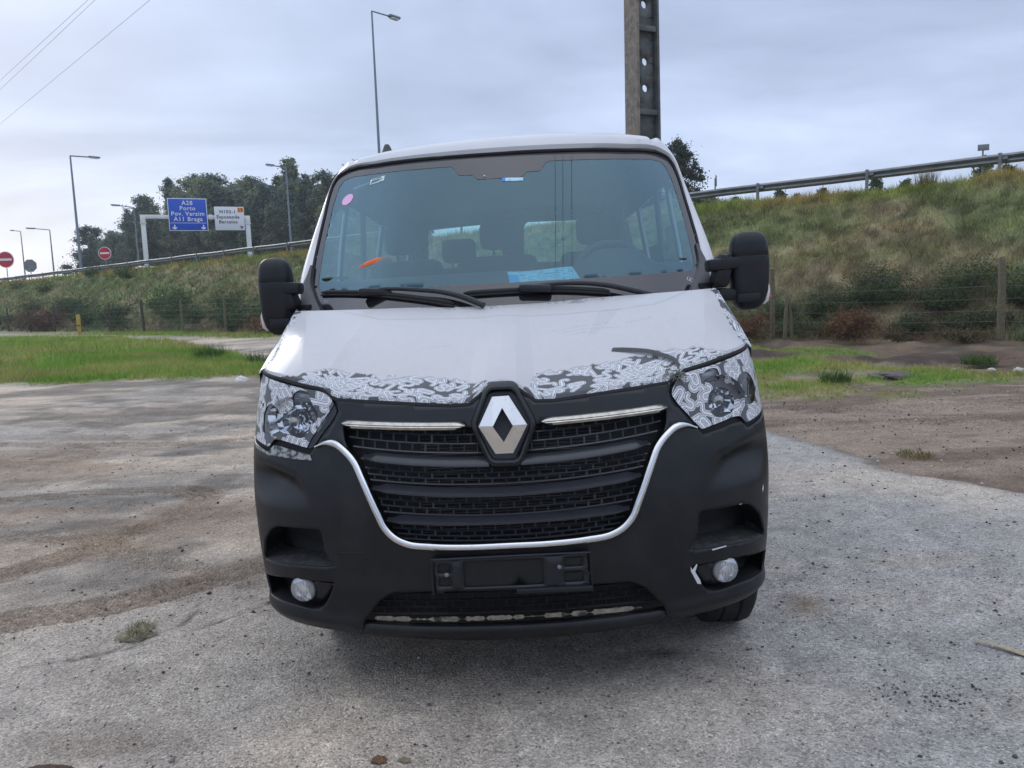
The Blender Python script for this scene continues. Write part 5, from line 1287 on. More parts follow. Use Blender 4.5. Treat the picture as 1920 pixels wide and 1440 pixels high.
for sg, cuts in ((1, cutR), (-1, cutL)):
    fx = (lambda P: [tuple(p) for p in P]) if sg > 0 else flipx
    rc = resample(fx(HLo), .03); A = S(rc[:, 0], rc[:, 1], False, .012); n = len(A); B = A.copy(); B[:, 1] += .16; B[:, 0] = B[:, 0] * .93; B[:, 2] = 1.12 + (B[:, 2] - 1.12) * .9
    F = [(i, (i + 1) % n, n + (i + 1) % n, n + i) for i in range(n)] + [tuple(range(n, 2 * n))]
    hl_ = mesh_obj('headlight', np.vstack([A, B]), F, simple('headlight_housing', (0.42, 0.41, 0.39), 0.22, metal=0.85, var=0.5, vscale=30), van, smooth=False)
    V, T = cdt(fx(HLo), [], .02); mesh_obj('lens', S(V[:, 0], V[:, 1], False, .006), T, M['lens'], hl_)
    V, T = cdt(fx([tuple(p) for p in HLo]), [fx(c) for c in cuts], .0024, .006)
    # leave the clear inner strip of the lens uncovered
    c = camo_col(np.abs(V[:, 0]) * 1.0 + (0.05 if sg > 0 else 0.4) - .55, V[:, 1] - .95 + (.02 if sg > 0 else .28))
    keepv = np.interp(V[:, 1], [1.0, 1.06, 1.10, 1.14, 1.17], [.735, .70, .672, .640, .62]) + .006
    kt = (np.abs(V[T, 0]) > keepv[T]).all(1) if sg < 0 else np.ones(len(T), bool)
    T = T[kt]; us = np.unique(T); rm = np.zeros(len(V), int); rm[us] = np.arange(len(us)); V, c, T = V[us], c[us], rm[T]
    wo_ = mesh_obj('camouflage_wrap', S(V[:, 0], V[:, 1], False, .002), T, M['wrap'], hl_, col=c, angle=180)
    # reflectors and bulbs behind the cut-outs
    for (u, z, r, dp) in ((.825, 1.095, .100, .085), (.965, 1.120, .048, .06)):
        c0 = Vector(S(np.array([sg * u]), np.array([z]), False, .02 if u < .9 else .045)[0]); ax = Vector((sg * .10, -1, 0)).normalized()
        mb = MB(); mb.lathe([(.014, -dp), (r * .40, -dp * .90), (r * .62, -dp * .62), (r * .80, -dp * .52), (r, 0)], c0, ax, 13)
        mb.box(tuple(c0 + Vector((0, .035, -r * .55))), (r * 1.5, .07, .006))
        mb.build('reflector', M['refl'], hl_, smooth=False)
        mb = MB(); mb.lathe([(.0, .0), (.018, -.004), (.020, -.012), (.014, -.016), (.014, -.05)], c0 + Vector((0, .012, 0)), ax, 18); mb.build('bulb', M['chrome_worn'], hl_)
    c0 = Vector(S(np.array([sg * .795]), np.array([1.195]), False, .035)[0])
    mb = MB(); mb.box(tuple(c0), (.11, .012, .055), Matrix.Rotation(math.radians(18 * sg), 3, 'Z'), bev=.005); mb.build('turn_signal_reflector', simple('satin_lamp_grey', (.42, .43, .46), .3, metal=.4), hl_)
    c0 = Vector(S(np.array([sg * 1.03]), np.array([1.10]), False, .045)[0])
    mb = MB(); mb.box(tuple(c0), (.012, .10, .13), Matrix.Rotation(math.radians(-25 * sg), 3, 'Z'), bev=.004); mb.build('lamp_divider', simple('smoked_lamp', (.05, .055, .05), .2, metal=.3), hl_)
    if sg < 0:
        c0 = Vector(S(np.array([-.955]), np.array([1.145]), False, .05)[0]); mb = MB(); mb.box(tuple(c0), (.03, .012, .05), Matrix.Rotation(math.radians(20), 3, 'Z'), bev=.006); mb.build('side_bulb', M['amber'], hl_)

# ---- bonnet
UE = [0, .055, .105, .12, .18, .4, .62, .65, .687, .78, .9, 1.12]; ZE = [1.224, 1.213, 1.176, 1.164, 1.162, 1.18, 1.197, 1.208, 1.235, 1.250, 1.272, 1.300]
sC = np.linspace(-1, 1, 1051); tC = np.unique(np.r_[np.linspace(0, .36, 140), np.linspace(.36, 1, 90)])
def bonnet(s, t):
    s = np.asarray(s, float); t = np.asarray(t, float)
    u = s * 1.12; Fc = S(u, np.interp(np.abs(u), UE, ZE), False)
    Rc = np.stack([.957 * s + .006, .78 + .10 * s * s, 1.505 + .016 * s * s], -1); t = t[..., None]
    H = (2*t**3-3*t**2+1)*Fc + (t**3-2*t**2+t)*np.array([0, .30, .26]) + (-2*t**3+3*t**2)*Rc + (t**3-t**2)*np.array([0, .75, .22])
    t = t[..., 0]; f = np.clip(np.abs(s) - (.68 + .28 * t), 0, 1)
    H[..., 2] -= .20 * f * 4 * t * (1 - t)
    H[..., 0] -= .10 * np.sign(s) * np.clip(np.abs(s) - .8, 0, 1) * np.sin(PI * t) * .55
    # pressed outer folds and a shallow swage
    H[..., 2] += .004 * np.exp(-((np.abs(s) - (.50 + .10 * t)) / .05) ** 2) * np.sin(PI * t)
    H[..., 2] -= .010 * np.exp(-(t / .012) ** 2)
    return H
ss_, tt_ = np.meshgrid(sC, tC); H = bonnet(ss_, tt_)
Ls = 0.86
RAG_S = [-1.0, -.86, -.80, -.735, -.70, -.63, -.58, -.5, -.448, -.412, -.352, -.284, -.2, -.128, -.075, -.04, 0, .06, .088, .104, .16, .224, .288, .364, .464, .504, .548, .60, .628, .684, .76, .82, 1.0]
RAG_T = [.0, .0, .012, .05, .12, .205, .245, .26, .257, .197, .237, .255, .24, .212, .12, .03, -.02, -.02, .06, .213, .268, .247, .267, .277, .287, .29, .313, .25, .205, .195, .09, .0, .0]
fs, ft = ss_.ravel(), tt_.ravel(); Hf = H.reshape(-1, 3)
rg = np.interp(fs, RAG_S, RAG_T) * .93 + (fbm(fs * 45, ft * 8, 3, 91) - .5) * .050 + (fbm(fs * 160, ft * 40, 2, 92) - .5) * .007
cam_ = camo_col((fs * 1.10 + 2.3) * 1.05, ft * Ls * 1.12 + .05)
isl = (fbm(fs * 38, ft * 30, 3, 93) > .74) & (np.abs(ft - rg - .015) < .018) & (rg > .1)
wh = np.array((.535, .522, .525))[None] * (0.955 + .06 * fbm(fs * 6, ft * 5, 4, 94))[:, None] * (0.97 + .05 * fbm(fs * 50, ft * 40, 2, 95))[:, None]
edge = np.exp(-((ft - rg) / .008) ** 2) * (rg > .02)  # thin grey shadow painted along the tear line
c = np.where(((ft < rg) | isl)[:, None], cam_, wh * (1 - .38 * edge)[:, None])
# sliver of wrap down both outer edges, and flaking wrap along the rear edge
sm = (np.abs(fs) > .985 - .03 * fbm(ft * 9, fs, 3, 96)) & (ft > .02); c = np.where(sm[:, None], camo_col(ft * .9 + .1, (1 - np.abs(fs)) * 1.0 + .2 + .15 * (fs > 0)), c)
fl_s = np.interp(fs, [-1, -.42, -.30, -.1, .1, .3, .46, .52, 1], [0, 0, .055, .075, .085, .075, .06, 0, 0]) * (0.4 + 1.1 * fbm(fs * 22, ft * 3, 3, 97))
fk = ft > 1 - fl_s; cc_ = camo_col(fs * 1.1 + 2.9, ft * Ls); lum = cc_.mean(1); flk = np.where((lum > .25)[:, None], wh * 1.02, np.array((.30, .30, .31))[None])
c = np.where((fk & (fbm(fs * 70, ft * 90, 2, 98) > .36))[:, None], flk, c)
seam = poly_dist([(-.80, 1.0), (-.70, .92), (-.56, .82), (-.208, .80), (.244, .78), (.55, .79), (.66, .80), (.75, .87), (.86, 1.0)], fs, ft, closed=False)
c = c * (1 - .22 * np.exp(-(seam / .006) ** 2))[:, None]
smr = in_poly([(.415, .79), (.51, .80), (.44, .66), (.36, .53), (.33, .54)], fs, ft); c = np.where(smr[:, None], c * .93, c)
for P in ([(.18, .60), (.30, .63), (.42, .64)], [(.22, .58), (.34, .60), (.46, .58)], [(.28, .56), (.36, .57)], [(.50, .62), (.62, .63)], [(.66, .54), (.70, .56)], [(-.3, .5), (-.2, .52)]):
    d = poly_dist(P, fs, ft, closed=False) + (fbm(fs * 90, ft * 60, 2, 99) - .5) * .012; c = c * (1 - .16 * np.exp(-(d / .0035) ** 2))[:, None]
bn = mesh_obj('bonnet', Hf, grid_faces(len(tC), len(sC)), vcol('bonnet_paint_and_wrap', 0.42, 0.45, coat=0.08), van, col=c, angle=180); solidify(bn, .004)
bn['label'] = 'white bonnet with a torn strip of camouflage wrap along its front edge'
# black edge seal under the bonnet lip
uu = np.linspace(-1.12, 1.12, 200); PP = bonnet(uu / 1.12, np.zeros(200)); PP[:, 2] -= .009; PP[:, 1] += .006
mb = MB(); mb.tube([tuple(p) for p in PP], .011, 8); mb.build('bonnet_seal', M['rubber'], van)
# torn strip lifting off, and frayed scraps at the corner
ts = smooth_path([(.395, .365), (.43, .345), (.484, .30), (.54, .235), (.575, .17), (.60, .03)], 24); TP = bonnet(ts[:, 0], ts[:, 1]); lift = np.sin(np.linspace(0, PI, 24)) * .012 + .003
G = []
for k, w in enumerate((-.010, 0, .010)):
    q = TP.copy(); q[:, 2] += lift + (.004 if k == 1 else 0) + w * .7; q[:, 1] += w * .8 + .0; q[:, 0] += w * .5; G.append(q)
mb = MB(); mb.grid(np.array(G)); mb.build('torn_wrap_strip', simple('torn_wrap_dark', (.055, .056, .062), .5, var=.4, vscale=60), bn)
mb = MB(); base = S(np.array([.648]), np.array([1.206]), False, -.008)[0]
for k in range(26):
    p0 = base + rng.normal(0, .016, 3) * [1.4, .4, .7]; P = [p0]
    for _ in range(5): P.append(P[-1] + rng.normal(0, .007, 3))
    mb.tube([tuple(p) for p in P], .0018, 4)
mb.build('frayed_scrap', simple('frayed_scrap', (.26, .25, .22), .7, var=.6, vscale=120), bn)

# ---- wings beside the bonnet
for sg in (1, -1):
    t = np.linspace(0, 1, 40); E_ = bonnet(np.full(40, sg * 1.0), t); ui = 1.10 + .46 * t
    rows = [E_ + np.array([sg * -.004, 0, -.006]), E_ + np.array([sg * .010, .002, -.010])]
    rows.append(E_ * .5 + .5 * S(sg * ui, np.full(40, 1.22), False) + np.stack([sg * .012 + 0 * t, 0 * t, .03 + .07 * t], 1) * np.array([1, 0, .6]))
    for z in (1.20, 1.10, 1.0, .90): rows.append(S(sg * ui, np.full(40, z), False) + np.array([sg * -.007, .008, 0]))
    G = np.array(rows); n0, n1_ = G.shape[:2]
    # refine for the pattern
    fi = np.linspace(0, n0 - 1, 130); i0 = np.minimum(fi.astype(int), n0 - 2); w = (fi - i0)[:, None, None]; G = G[i0] * (1 - w) + G[i0 + 1] * w
    fj = np.linspace(0, n1_ - 1, 240); j0 = np.minimum(fj.astype(int), n1_ - 2); w = (fj - j0)[None, :, None]; G = G[:, j0] * (1 - w) + G[:, j0 + 1] * w
    P = G.reshape(-1, 3); c = camo_col(P[:, 1] * .9 + .2 + .3 * (sg > 0), P[:, 2] - .85)
    n = fbm(P[:, 1] * 14 + 3 * sg, P[:, 2] * 14, 3, 111); bare = (n > .54) & (P[:, 1] > .75); c = np.where(bare[:, None], np.array((.66, .66, .69))[None], c)
    F = grid_faces(130, 240)
    mesh_obj('front_wing', P, F if sg > 0 else F[:, ::-1], M['wrap'], van, col=c, angle=180)

# ---- windscreen, border, pillars, roof and sides as lofted rings
def Wy(x, z): return .70 + (z - 1.44) * .93 + .22 * (np.abs(x) / .85) ** 2.3
R0 = [(.78, 1.44), (.835, 1.49), (.872, 1.535), (.912, 1.59), (.946, 1.655), (.957, 1.73), (.955, 1.88), (.947, 2.02), (.938, 2.15), (.928, 2.205), (.905, 2.248), (.848, 2.280), (.65, 2.287), (.3, 2.285), (0, 2.284)]
RO = [(1.035, 1.38), (1.032, 1.50), (1.034, 1.60), (1.036, 1.70), (1.018, 1.85), (.992, 2.0), (.958, 2.15), (.940, 2.225), (.912, 2.30), (.86, 2.352), (.80, 2.376), (.70, 2.390), (.3, 2.412), (0, 2.416)]
def split_resample(P, k, n1, n2):
    P = np.asarray(P, float); a = smooth_path(P[:k + 1], n1); b = smooth_path(P[k:], n2)
    return np.vstack([a, b[1:]])
N1, N2 = 46, 84
r0 = split_resample(R0, 9, N1, N2); ro = split_resample(RO, 7, N1, N2); NN = len(r0)
topn = sstep(N1 - 14, N1 + 10, np.arange(NN))
y0 = Wy(r0[:, 0], r0[:, 1])
rings = []
for w, dy, dt in ((0.0, .006, 0), (.06, -.010, 0), (.22, -.014, -.002), (.50, -.004, .01), (.78, .03, .05), (.95, .085, .11), (1.0, .16, .22), (1.0, .24, .34)):
    q = r0 * (1 - w) + ro * w; rings.append(np.c_[q[:, 0], y0 + dy + dt * topn, q[:, 1]])
for y in (2.06, 2.12, 3.2, 3.32, 4.62, 4.86, 4.97):
    sc = 1.0 if y < 4.9 else .985; rings.append(np.c_[ro[:, 0] * sc, np.maximum(y, y0 + .3), ro[:, 1] - (.012 if y > 4.9 else 0)])
RG = np.array(rings)                                   # rings x path
gro = np.exp(-((RG[:, :, 0] - .800) / .010) ** 2) * (np.arange(NN)[None] > N1 + 3)
RG[4:, :, 2] -= (.016 * gro)[4:]; RG[3, :, 2] -= .006 * gro[3]
RG[4:, :, 2] += (.012 * np.exp(-((RG[:, :, 0] - .842) / .02) ** 2) * (np.arange(NN)[None] > N1 + 2))[4:]
full = np.concatenate([RG, (RG * np.array([-1, 1, 1]))[:, ::-1][:, 1:]], axis=1); a_, b_ = full.shape[:2]
fz = sstep(1.95, 2.35, full[..., 2]) * np.clip(np.arange(a_)[:, None] / 5.0, 0, 1); fx_ = full[..., 0].copy()
full[..., 0] *= 1 + .018 * (fx_ > 0); full[..., 0] += .030 * fz * np.clip(fx_ / .8, 0, 1) - .010 * fz * np.clip(-fx_ / .8, 0, 1); full[..., 2] += fz * .020 * np.clip(fx_ / .8, -.6, 1)
Fq = grid_faces(a_, b_); ri = Fq[:, 0] // b_; ci = Fq[:, 0] % b_; pidx = np.where(ci < NN - 1, ci, 2 * NN - 3 - ci)
zmid = ro[np.clip(pidx, 0, NN - 1), 1]; side = pidx < N1 - 1
win = side & (((ri == 7) & (zmid > 1.57) & (zmid < 2.10)) | (((ri == 9) | (ri == 11)) & (zmid > 1.58) & (zmid < 2.14)))
body = mesh_obj('body_shell', full.reshape(-1, 3), Fq[~win][:, ::-1], [M['white'], M['cabin']], van, angle=40)
solidify(body, .02).modifiers[0].material_offset = 1
for k in (7, 9, 11):
    for left in (True, False):
        sel = win & (ri == k) & ((ci < NN) == left)
        f = Fq[sel]; us = np.unique(f); rm = np.zeros(full.shape[0] * b_, int); rm[us] = np.arange(len(us)); V = full.reshape(-1, 3)[us] * np.array([.992, 1, 1])
        mesh_obj('side_window', V, rm[f], M['side_glass'], van)
# lower side walls, rear wall
for sg in (1, -1):
    arch = lambda yc, a0, a1: [(yc + .43 * math.cos(math.radians(t)), .345 + .43 * math.sin(math.radians(t))) for t in np.linspace(a0, a1, 16)]
    so = [(4.97, 1.39), (.98, 1.39), (.98, .93), (.85, .93)] + arch(1.02, 113, 5)[0:] + arch(4.1, 175, 5) + [(4.97, .38)]
    V, T = cdt(so, [], .12, .04); xs_ = np.interp(V[:, 1], [.38, .55, .75, .95, 1.15, 1.39], [1.02, 1.036, 1.040, 1.040, 1.038, 1.035])
    o = mesh_obj('side_panel', np.c_[sg * xs_, V[:, 0], V[:, 1]], T if sg > 0 else T[:, ::-1], M['white'], van); solidify(o, .015)
rear_out = [(1.02, .40)] + [(a * .985, b - .012) for a, b in RO]; rear_out = [(a * 1.035, 1.4 + (b - 1.4) * 1.03) for a, b in rear_out]; rear_out = rear_out + [(-a, b) for a, b in rear_out[::-1] if a > 1e-6]
rw = rounded([(.10, 1.90), (.84, 1.88), (.82, 2.275), (.12, 2.29)], .06); rwl = [(-a, b) for a, b in rw][::-1]
V, T = cdt(rear_out, [rw, rwl], .12, .05); o = mesh_obj('rear_doors', np.c_[V[:, 0], np.full(len(V), 4.97), V[:, 1]], T, [M['cabin']], van, smooth=False); solidify(o, .03)
for P in (rw, rwl):
    pc_ = np.mean(P, axis=0); P = [tuple(pc_ + (np.array(p) - pc_) * 1.05) for p in P]
    V, T = cdt(P, [], .2, .05); mesh_obj('rear_window', np.c_[V[:, 0], np.full(len(V), 4.985), V[:, 1]], T, M['side_glass'], van, smooth=False)

def WS(V, off=0.0):
    x = V[:, 0] * (1 + .018 * (V[:, 0] > 0)); return np.c_[x, Wy(V[:, 0], V[:, 1]) + off, V[:, 1]]
glo = [tuple(p) for p in r0] + [(-a, b) for a, b in r0[::-1] if a > 1e-6]
CL0 = [(0, 1.594), (.35, 1.597), (.70, 1.603), (.878, 1.612), (.900, 1.622), (.908, 1.645), (.912, 1.70), (.914, 1.86), (.900, 2.09), (.880, 2.185), (.855, 2.222), (.80, 2.234), (.25, 2.224), (.235, 2.212), (.205, 2.168), (.19, 2.164), (0, 2.162)]
CL0 = [(a * 1.012, 1.9 + (b - 1.9) * 1.03) for a, b in CL0]
V, T = cdt(CL0 + [(-a, b) for a, b in CL0[::-1] if a > 1e-6], [], .03, .015); mesh_obj('windscreen', WS(V), T, M['glass'], van, angle=180)
CL = [(0, 1.594), (.35, 1.597), (.70, 1.603), (.878, 1.612), (.900, 1.622), (.908, 1.645), (.912, 1.70), (.914, 1.86), (.900, 2.09), (.880, 2.185), (.855, 2.222), (.80, 2.234), (.25, 2.224), (.235, 2.212), (.205, 2.168), (.135, 2.164), (.120, 2.142), (.105, 2.136), (0, 2.136)]
clo = CL + [(-a, b) for a, b in CL[::-1] if a > 1e-6]
V, T = cdt(glo, [clo], .03, .010); mesh_obj('windscreen_border', WS(V, -.002), T, M['frit'], van, angle=180)
q = [tuple(p) for p in WS(np.array(glo), -.006)]; mb = MB(); mb.tube(q[:], .007, 6); mb.build('windscreen_seal', M['rubber'], van)
# rusty dirt in the top seal
mb = MB(); q = np.array([(x, 2.293 - .004 * (abs(x) > .8)) for x in np.linspace(-.84, .84, 60)]); mb.tube([tuple(p) for p in WS(q, -.012)], .0065, 6); mb.build('seal_trim', simple('olive_dirty_trim', (.10, .095, .075), .7, var=.6, vscale=25), van)
mb = MB(); mb.box((.01, Wy(0, 2.17) + .10, 2.185), (.255, .09, .085), Matrix.Rotation(math.radians(-43), 3, 'X'), bev=.012); sh = mb.build('sensor_housing', M['dark'], van)
mb = MB(); mb.lathe([(0, 0), (.004, 0)], (-.075, Wy(0, 2.15) - .005, 2.155), (0, -1, .9), 10); mb.build('sensor_dot', M['sign_white'], sh)
# stickers on the inside of the glass
def sticker(P, m, off=.003, name='sticker'):
    V, T = cdt(P, [], .02, .01); return mesh_obj(name, WS(V, off), T, m, van, angle=180)
pk = sticker([(-.815 + .032 * math.cos(a), 2.098 + .030 * math.sin(a) + .010 * math.cos(a)) for a in np.linspace(0, 2 * PI, 29)[:-1]], simple('pink_sticker', (.72, .40, .62), .5), -.002); pk['label'] = 'round pink sticker'
sticker([(-.79, 2.152), (-.70, 2.176), (-.70, 2.190), (-.79, 2.166)], simple('faded_label', (.30, .42, .42), .6, var=.5, vscale=120))
lb = sticker([(-.692, 2.166), (-.612, 2.184), (-.610, 2.214), (-.690, 2.198)], simple('pale_label', (.55, .68, .66), .6), -.002)
mb = MB()
for k, (a, b, z) in enumerate(((-.68, -.63, 2.196), (-.684, -.622, 2.187), (-.685, -.64, 2.179))): mb.tube([tuple(p) for p in WS(np.array([(a, z - .003), (b, z + .010)]), -.004)], .0016, 4)
mb.build('lettering', M['ink'], lb)
sticker([(.014, 2.118), (.030, 2.118), (.030, 2.137), (.014, 2.136)], simple('blue_label', (.06, .22, .62), .6), -.002)
sticker([(.030, 2.118), (.118, 2.114), (.118, 2.133), (.030, 2.137)], simple('pale_blue_label', (.42, .66, .78), .6), -.002)
mb = MB()
for cx0, cz0 in ((.862, 1.572), (.874, 1.566)): mb.tube([tuple(p) for p in WS(np.array([(cx0 + .009 * math.cos(a), cz0 + .009 * math.sin(a)) for a in np.linspace(0, 2 * PI, 17)]), -.002)], .0012, 4)
for dx in (-.86, -.845): mb.tube([tuple(p) for p in WS(np.array([(dx, 1.556), (dx + .008, 1.556), (dx + .008, 1.566), (dx + .002, 1.566)]), -.002)], .001, 4)
mb.build('glass_mark', M['sign_white'], van)
# grey cowl trims at the pillar feet
for sg in (1, -1):
    k = r0[:, 1] < 1.76; A = r0[k]; O = ro[k]; rows = []
    for w, dy in ((.02, -.010), (.10, -.026), (.45, -.024), (.60, -.012), (.62, .02)):
        wt = w * np.clip(.35 + .65 * sstep(1.76, 1.60, A[:, 1]), 0, 1); q = A * (1 - wt[:, None]) + O * wt[:, None]; rows.append(np.c_[sg * q[:, 0], Wy(A[:, 0], A[:, 1]) + dy, q[:, 1]])
    mb = MB(); mb.grid(np.array(rows), flip=(sg < 0)); cw = mb.build('cowl_trim', M['grey_plastic'], van, angle=40)
    mb = MB(); mb.box((sg * .945, Wy(.93, 1.53) - .045, 1.535), (.075, .02, .030), Matrix.Rotation(math.radians(30 * sg), 3, 'Z'), bev=.004); mb.build('cowl_vent', M['dark'], cw)

# ---- wipers
def wsp(P, off): return [tuple(p) for p in WS(np.array(P, float), off)]
for blade, clip, arm in (([(-.876, 1.604), (-.75, 1.598), (-.60, 1.584), (-.45, 1.562), (-.30, 1.535), (-.215, 1.516)], (-.585, 1.588), [(-.60, 1.600), (-.50, 1.598), (-.38, 1.586), (-.268, 1.570), (-.18, 1.545), (-.08, 1.50)]),
                         ([(-.172, 1.558), (-.05, 1.560), (.10, 1.560), (.25, 1.556), (.40, 1.542), (.47, 1.533)], (.145, 1.562), [(.13, 1.574), (.24, 1.578), (.36, 1.574), (.45, 1.562), (.54, 1.540), (.66, 1.505)])):
    b = smooth_path(blade, 24); mb = MB(); mb.tube(wsp(b, -.018), [.004] + [.0105] * 22 + [.004], 8); mb.tube(wsp(b + np.array([0, -.013]), -.012), .006, 6); wb = mb.build('wiper', M['rubber'], van)
    mb = MB(); mb.tube(wsp(smooth_path(arm, 20), -.042), np.linspace(.008, .014, 20), 8); mb.build('wiper_arm', M['plastic_smooth'], wb)
    c0 = Vector(wsp([clip], -.032)[0]); mb = MB(); mb.box(tuple(c0), (.15, .05, .038), Matrix.Rotation(math.radians(4), 3, 'Y'), bev=.016); mb.build('wiper_clip', M['plastic_smooth'], wb)

# ---- door mirrors
def superloft(secs, ex=3.4, seg=44):
    R = []
    for (x, y, z, a, b) in secs:
        R.append([(x + a * math.copysign(abs(math.cos(t)) ** (2 / ex), math.cos(t)), y + b * math.copysign(abs(math.sin(t)) ** (2 / ex), math.sin(t)), z) for t in np.linspace(0, 2 * PI, seg + 1)[:-1]])
    V = [p for r in R for p in r]; F = []
    for i in range(len(R) - 1):
        for k in range(seg):
            k2 = (k + 1) % seg; F.append((i * seg + k, i * seg + k2, (i + 1) * seg + k2, (i + 1) * seg + k))
    F += [tuple(range(seg - 1, -1, -1)), tuple((len(R) - 1) * seg + k for k in range(seg))]
    return V, F
for sg, xc, hw in ((1, 1.151, .087), (-1, 1.074, .077)):
    sx = lambda d: sg * (xc + d); k = hw / .087
    low = [(sx(-.010), 1.02, 1.412, .018 * k, .015), (sx(-.008), 1.02, 1.416, .040 * k, .032), (sx(-.006), 1.02, 1.430, .058 * k, .046), (sx(-.003), 1.02, 1.455, .072 * k, .058), (sx(0), 1.02, 1.50, .081 * k, .067), (sx(.0), 1.02, 1.56, .086 * k, .072), (sx(0), 1.02, 1.62, .087 * k, .073), (sx(0), 1.02, 1.655, .088 * k, .075), (sx(0), 1.02, 1.660, .0865 * k, .073)]
    V, F = superloft(low); mr = mesh_obj('door_mirror', V, F, M['plastic'], van, angle=50)
    cap = [(sx(0), 1.02, 1.659, .085 * k, .072), (sx(0), 1.02, 1.662, .0868 * k, .0735), (sx(0), 1.02, 1.69, .0855 * k, .072), (sx(0), 1.02, 1.72, .0825 * k, .068), (sx(0), 1.02, 1.745, .075 * k, .061), (sx(0), 1.02, 1.762, .062 * k, .050), (sx(0), 1.02, 1.772, .044 * k, .036), (sx(0), 1.02, 1.776, .02 * k, .016)]
    V, F = superloft(cap, 3.2); mesh_obj('mirror_cap', V, F, M['plastic'], mr, angle=50)
    mb = MB(); x_in = 1.0; mb.box((sg * (x_in + xc) / 2, 1.00, 1.632), (xc - x_in + .10, .10, .056), Matrix.Rotation(math.radians(-3 * sg), 3, 'Y'), bev=.014)
    mb.box((sg * (x_in + .025), 1.02, 1.60), (.075, .12, .15), Matrix.Rotation(math.radians(16 * sg), 3, 'Y'), bev=.02)
    mb.box((sg * (x_in + xc) / 2, 1.02, 1.485), (xc - x_in, .09, .06), Matrix.Rotation(math.radians(6 * sg), 3, 'Y'), bev=.014)
    mb.box((sg * (xc - .02), .955, 1.470), (hw * 1.2, .012, .040), bev=.005)
    mb.build('mirror_arm', M['plastic'], mr)
    V, F = superloft([(sx(.050 * k), 1.02, 1.435, .02, .02), (sx(.066 * k), 1.02, 1.45, .022, .032), (sx(.076 * k), 1.02, 1.475, .018, .036), (sx(.084 * k), 1.02, 1.505, .010, .03), (sx(.088 * k), 1.02, 1.53, .003, .01)], 2.2, 20)
    il = mesh_obj('turn_indicator', V, F, simple('clear_indicator', (.62, .60, .60), .2, coat=.6), mr)
    mb = MB(); mb.box((sx(.088 * k), .992, 1.475), (.010, .010, .022), Matrix.Rotation(math.radians(-20 * sg), 3, 'Y'), bev=.003); mb.build('amber_bulb', M['amber'], il)
    mb = MB(); mb.box((sx(0), 1.092, 1.60), (hw * 1.4, .006, .22), bev=.002); mb.build('mirror_glass', M['refl'], mr)

# ---- roof antenna
mb = MB(); base = Vector((-.66, 1.95, 2.388)); mb.lathe([(.050, -.01), (.048, .012), (.030, .035), (.020, .062), (.012, .074), (0, .076)], base, (0, 0, 1), 20); mb.build('antenna', simple('antenna_olive', (.05, .055, .045), .6), van)

# ---- cabin
mb = MB(); prof_ = [(.90, 1.47), (.93, 1.555), (1.05, 1.630), (1.20, 1.664), (1.32, 1.66), (1.38, 1.60), (1.40, 1.30), (1.30, 1.1)]
G = []
for x in np.linspace(-.95, .95, 80):
    hp = .10 * math.exp(-((x - .56) / .17) ** 4); G.append([(x, y + .13 * (abs(x) / .9) ** 2, z + hp * math.exp(-((y - 1.25) / .12) ** 2)) for y, z in prof_])
mb.grid(np.array(G), flip=True); dsh = mb.build('dashboard', M['dash'], van)
for x in (-.83, .83):
    mb = MB(); mb.tube([(x + .06 * math.cos(a), 1.16 + .03 * math.sin(a), 1.672) for a in np.linspace(0, 2 * PI, 25)], .006, 6); mb.build('air_vent', M['grey_plastic'], dsh)
mb = MB(); mb.tube([(.57 + .19 * math.cos(a), 1.56 + .10 * math.sin(a) * .6, 1.64 + .165 * math.sin(a)) for a in np.linspace(0, 2 * PI, 37)], .016, 8); mb.box((.57, 1.55, 1.64), (.36, .05, .07), bev=.02); mb.build('steering_wheel', M['grey_plastic'], van)
mb = MB(); mb.box((0, 3.1, .62), (1.98, 3.9, .06)); mb.box((0, 1.25, .85), (1.9, .06, .5)); mb.build('cabin_floor', M['cabin'], van)
def seat(x, y, w, top, hr=None, seg=.0):
    o = empty('seat', (x, y, .66), parent=van)
    mb = MB(); mb.box((0, -.20, .32), (w, .50, .18), bev=.05); mb.build('cushion', M['seat'], o)
    hb = top - 1.02; mb = MB(); mb.box((0, .10, .36 + hb / 2), (w, .15, hb), Matrix.Rotation(math.radians(-8), 3, 'X'), bev=.06); mb.build('backrest', M['seat'], o)
    if hr:
        for hx_ in hr:
            mb = MB(); mb.box((hx_, .16, top - .66 + .125), (.26, .10, .18), bev=.045); mb.tube([(hx_ - .05, .15, top - .72), (hx_ - .05, .15, top - .58)], .008, 6); mb.tube([(hx_ + .05, .15, top - .72), (hx_ + .05, .15, top - .58)], .008, 6); mb.build('headrest', M['seat'], o)
seat(-.62, 1.98, .46, 1.80, (0,)); seat(-.06, 1.98, .50, 1.80, (.03,)); seat(.58, 1.98, .52, 1.80, (-.02,))
seat(-.42, 3.15, .62, 1.80, (.03,)); seat(.42, 3.15, .80, 1.74, (.30,)); seat(0, 4.2, 1.5, 1.66, (.62,))
# grab rails and belt straps showing pale through the glass
mb = MB()
for x0, x1 in ((-.86, -.84), (.93, .90), (.66, .70)): mb.tube([(x0, 1.95, 1.55), (x1, 2.02, 2.12)], .018, 6)
mb.build('seat_belt', M['grey_plastic'], van)

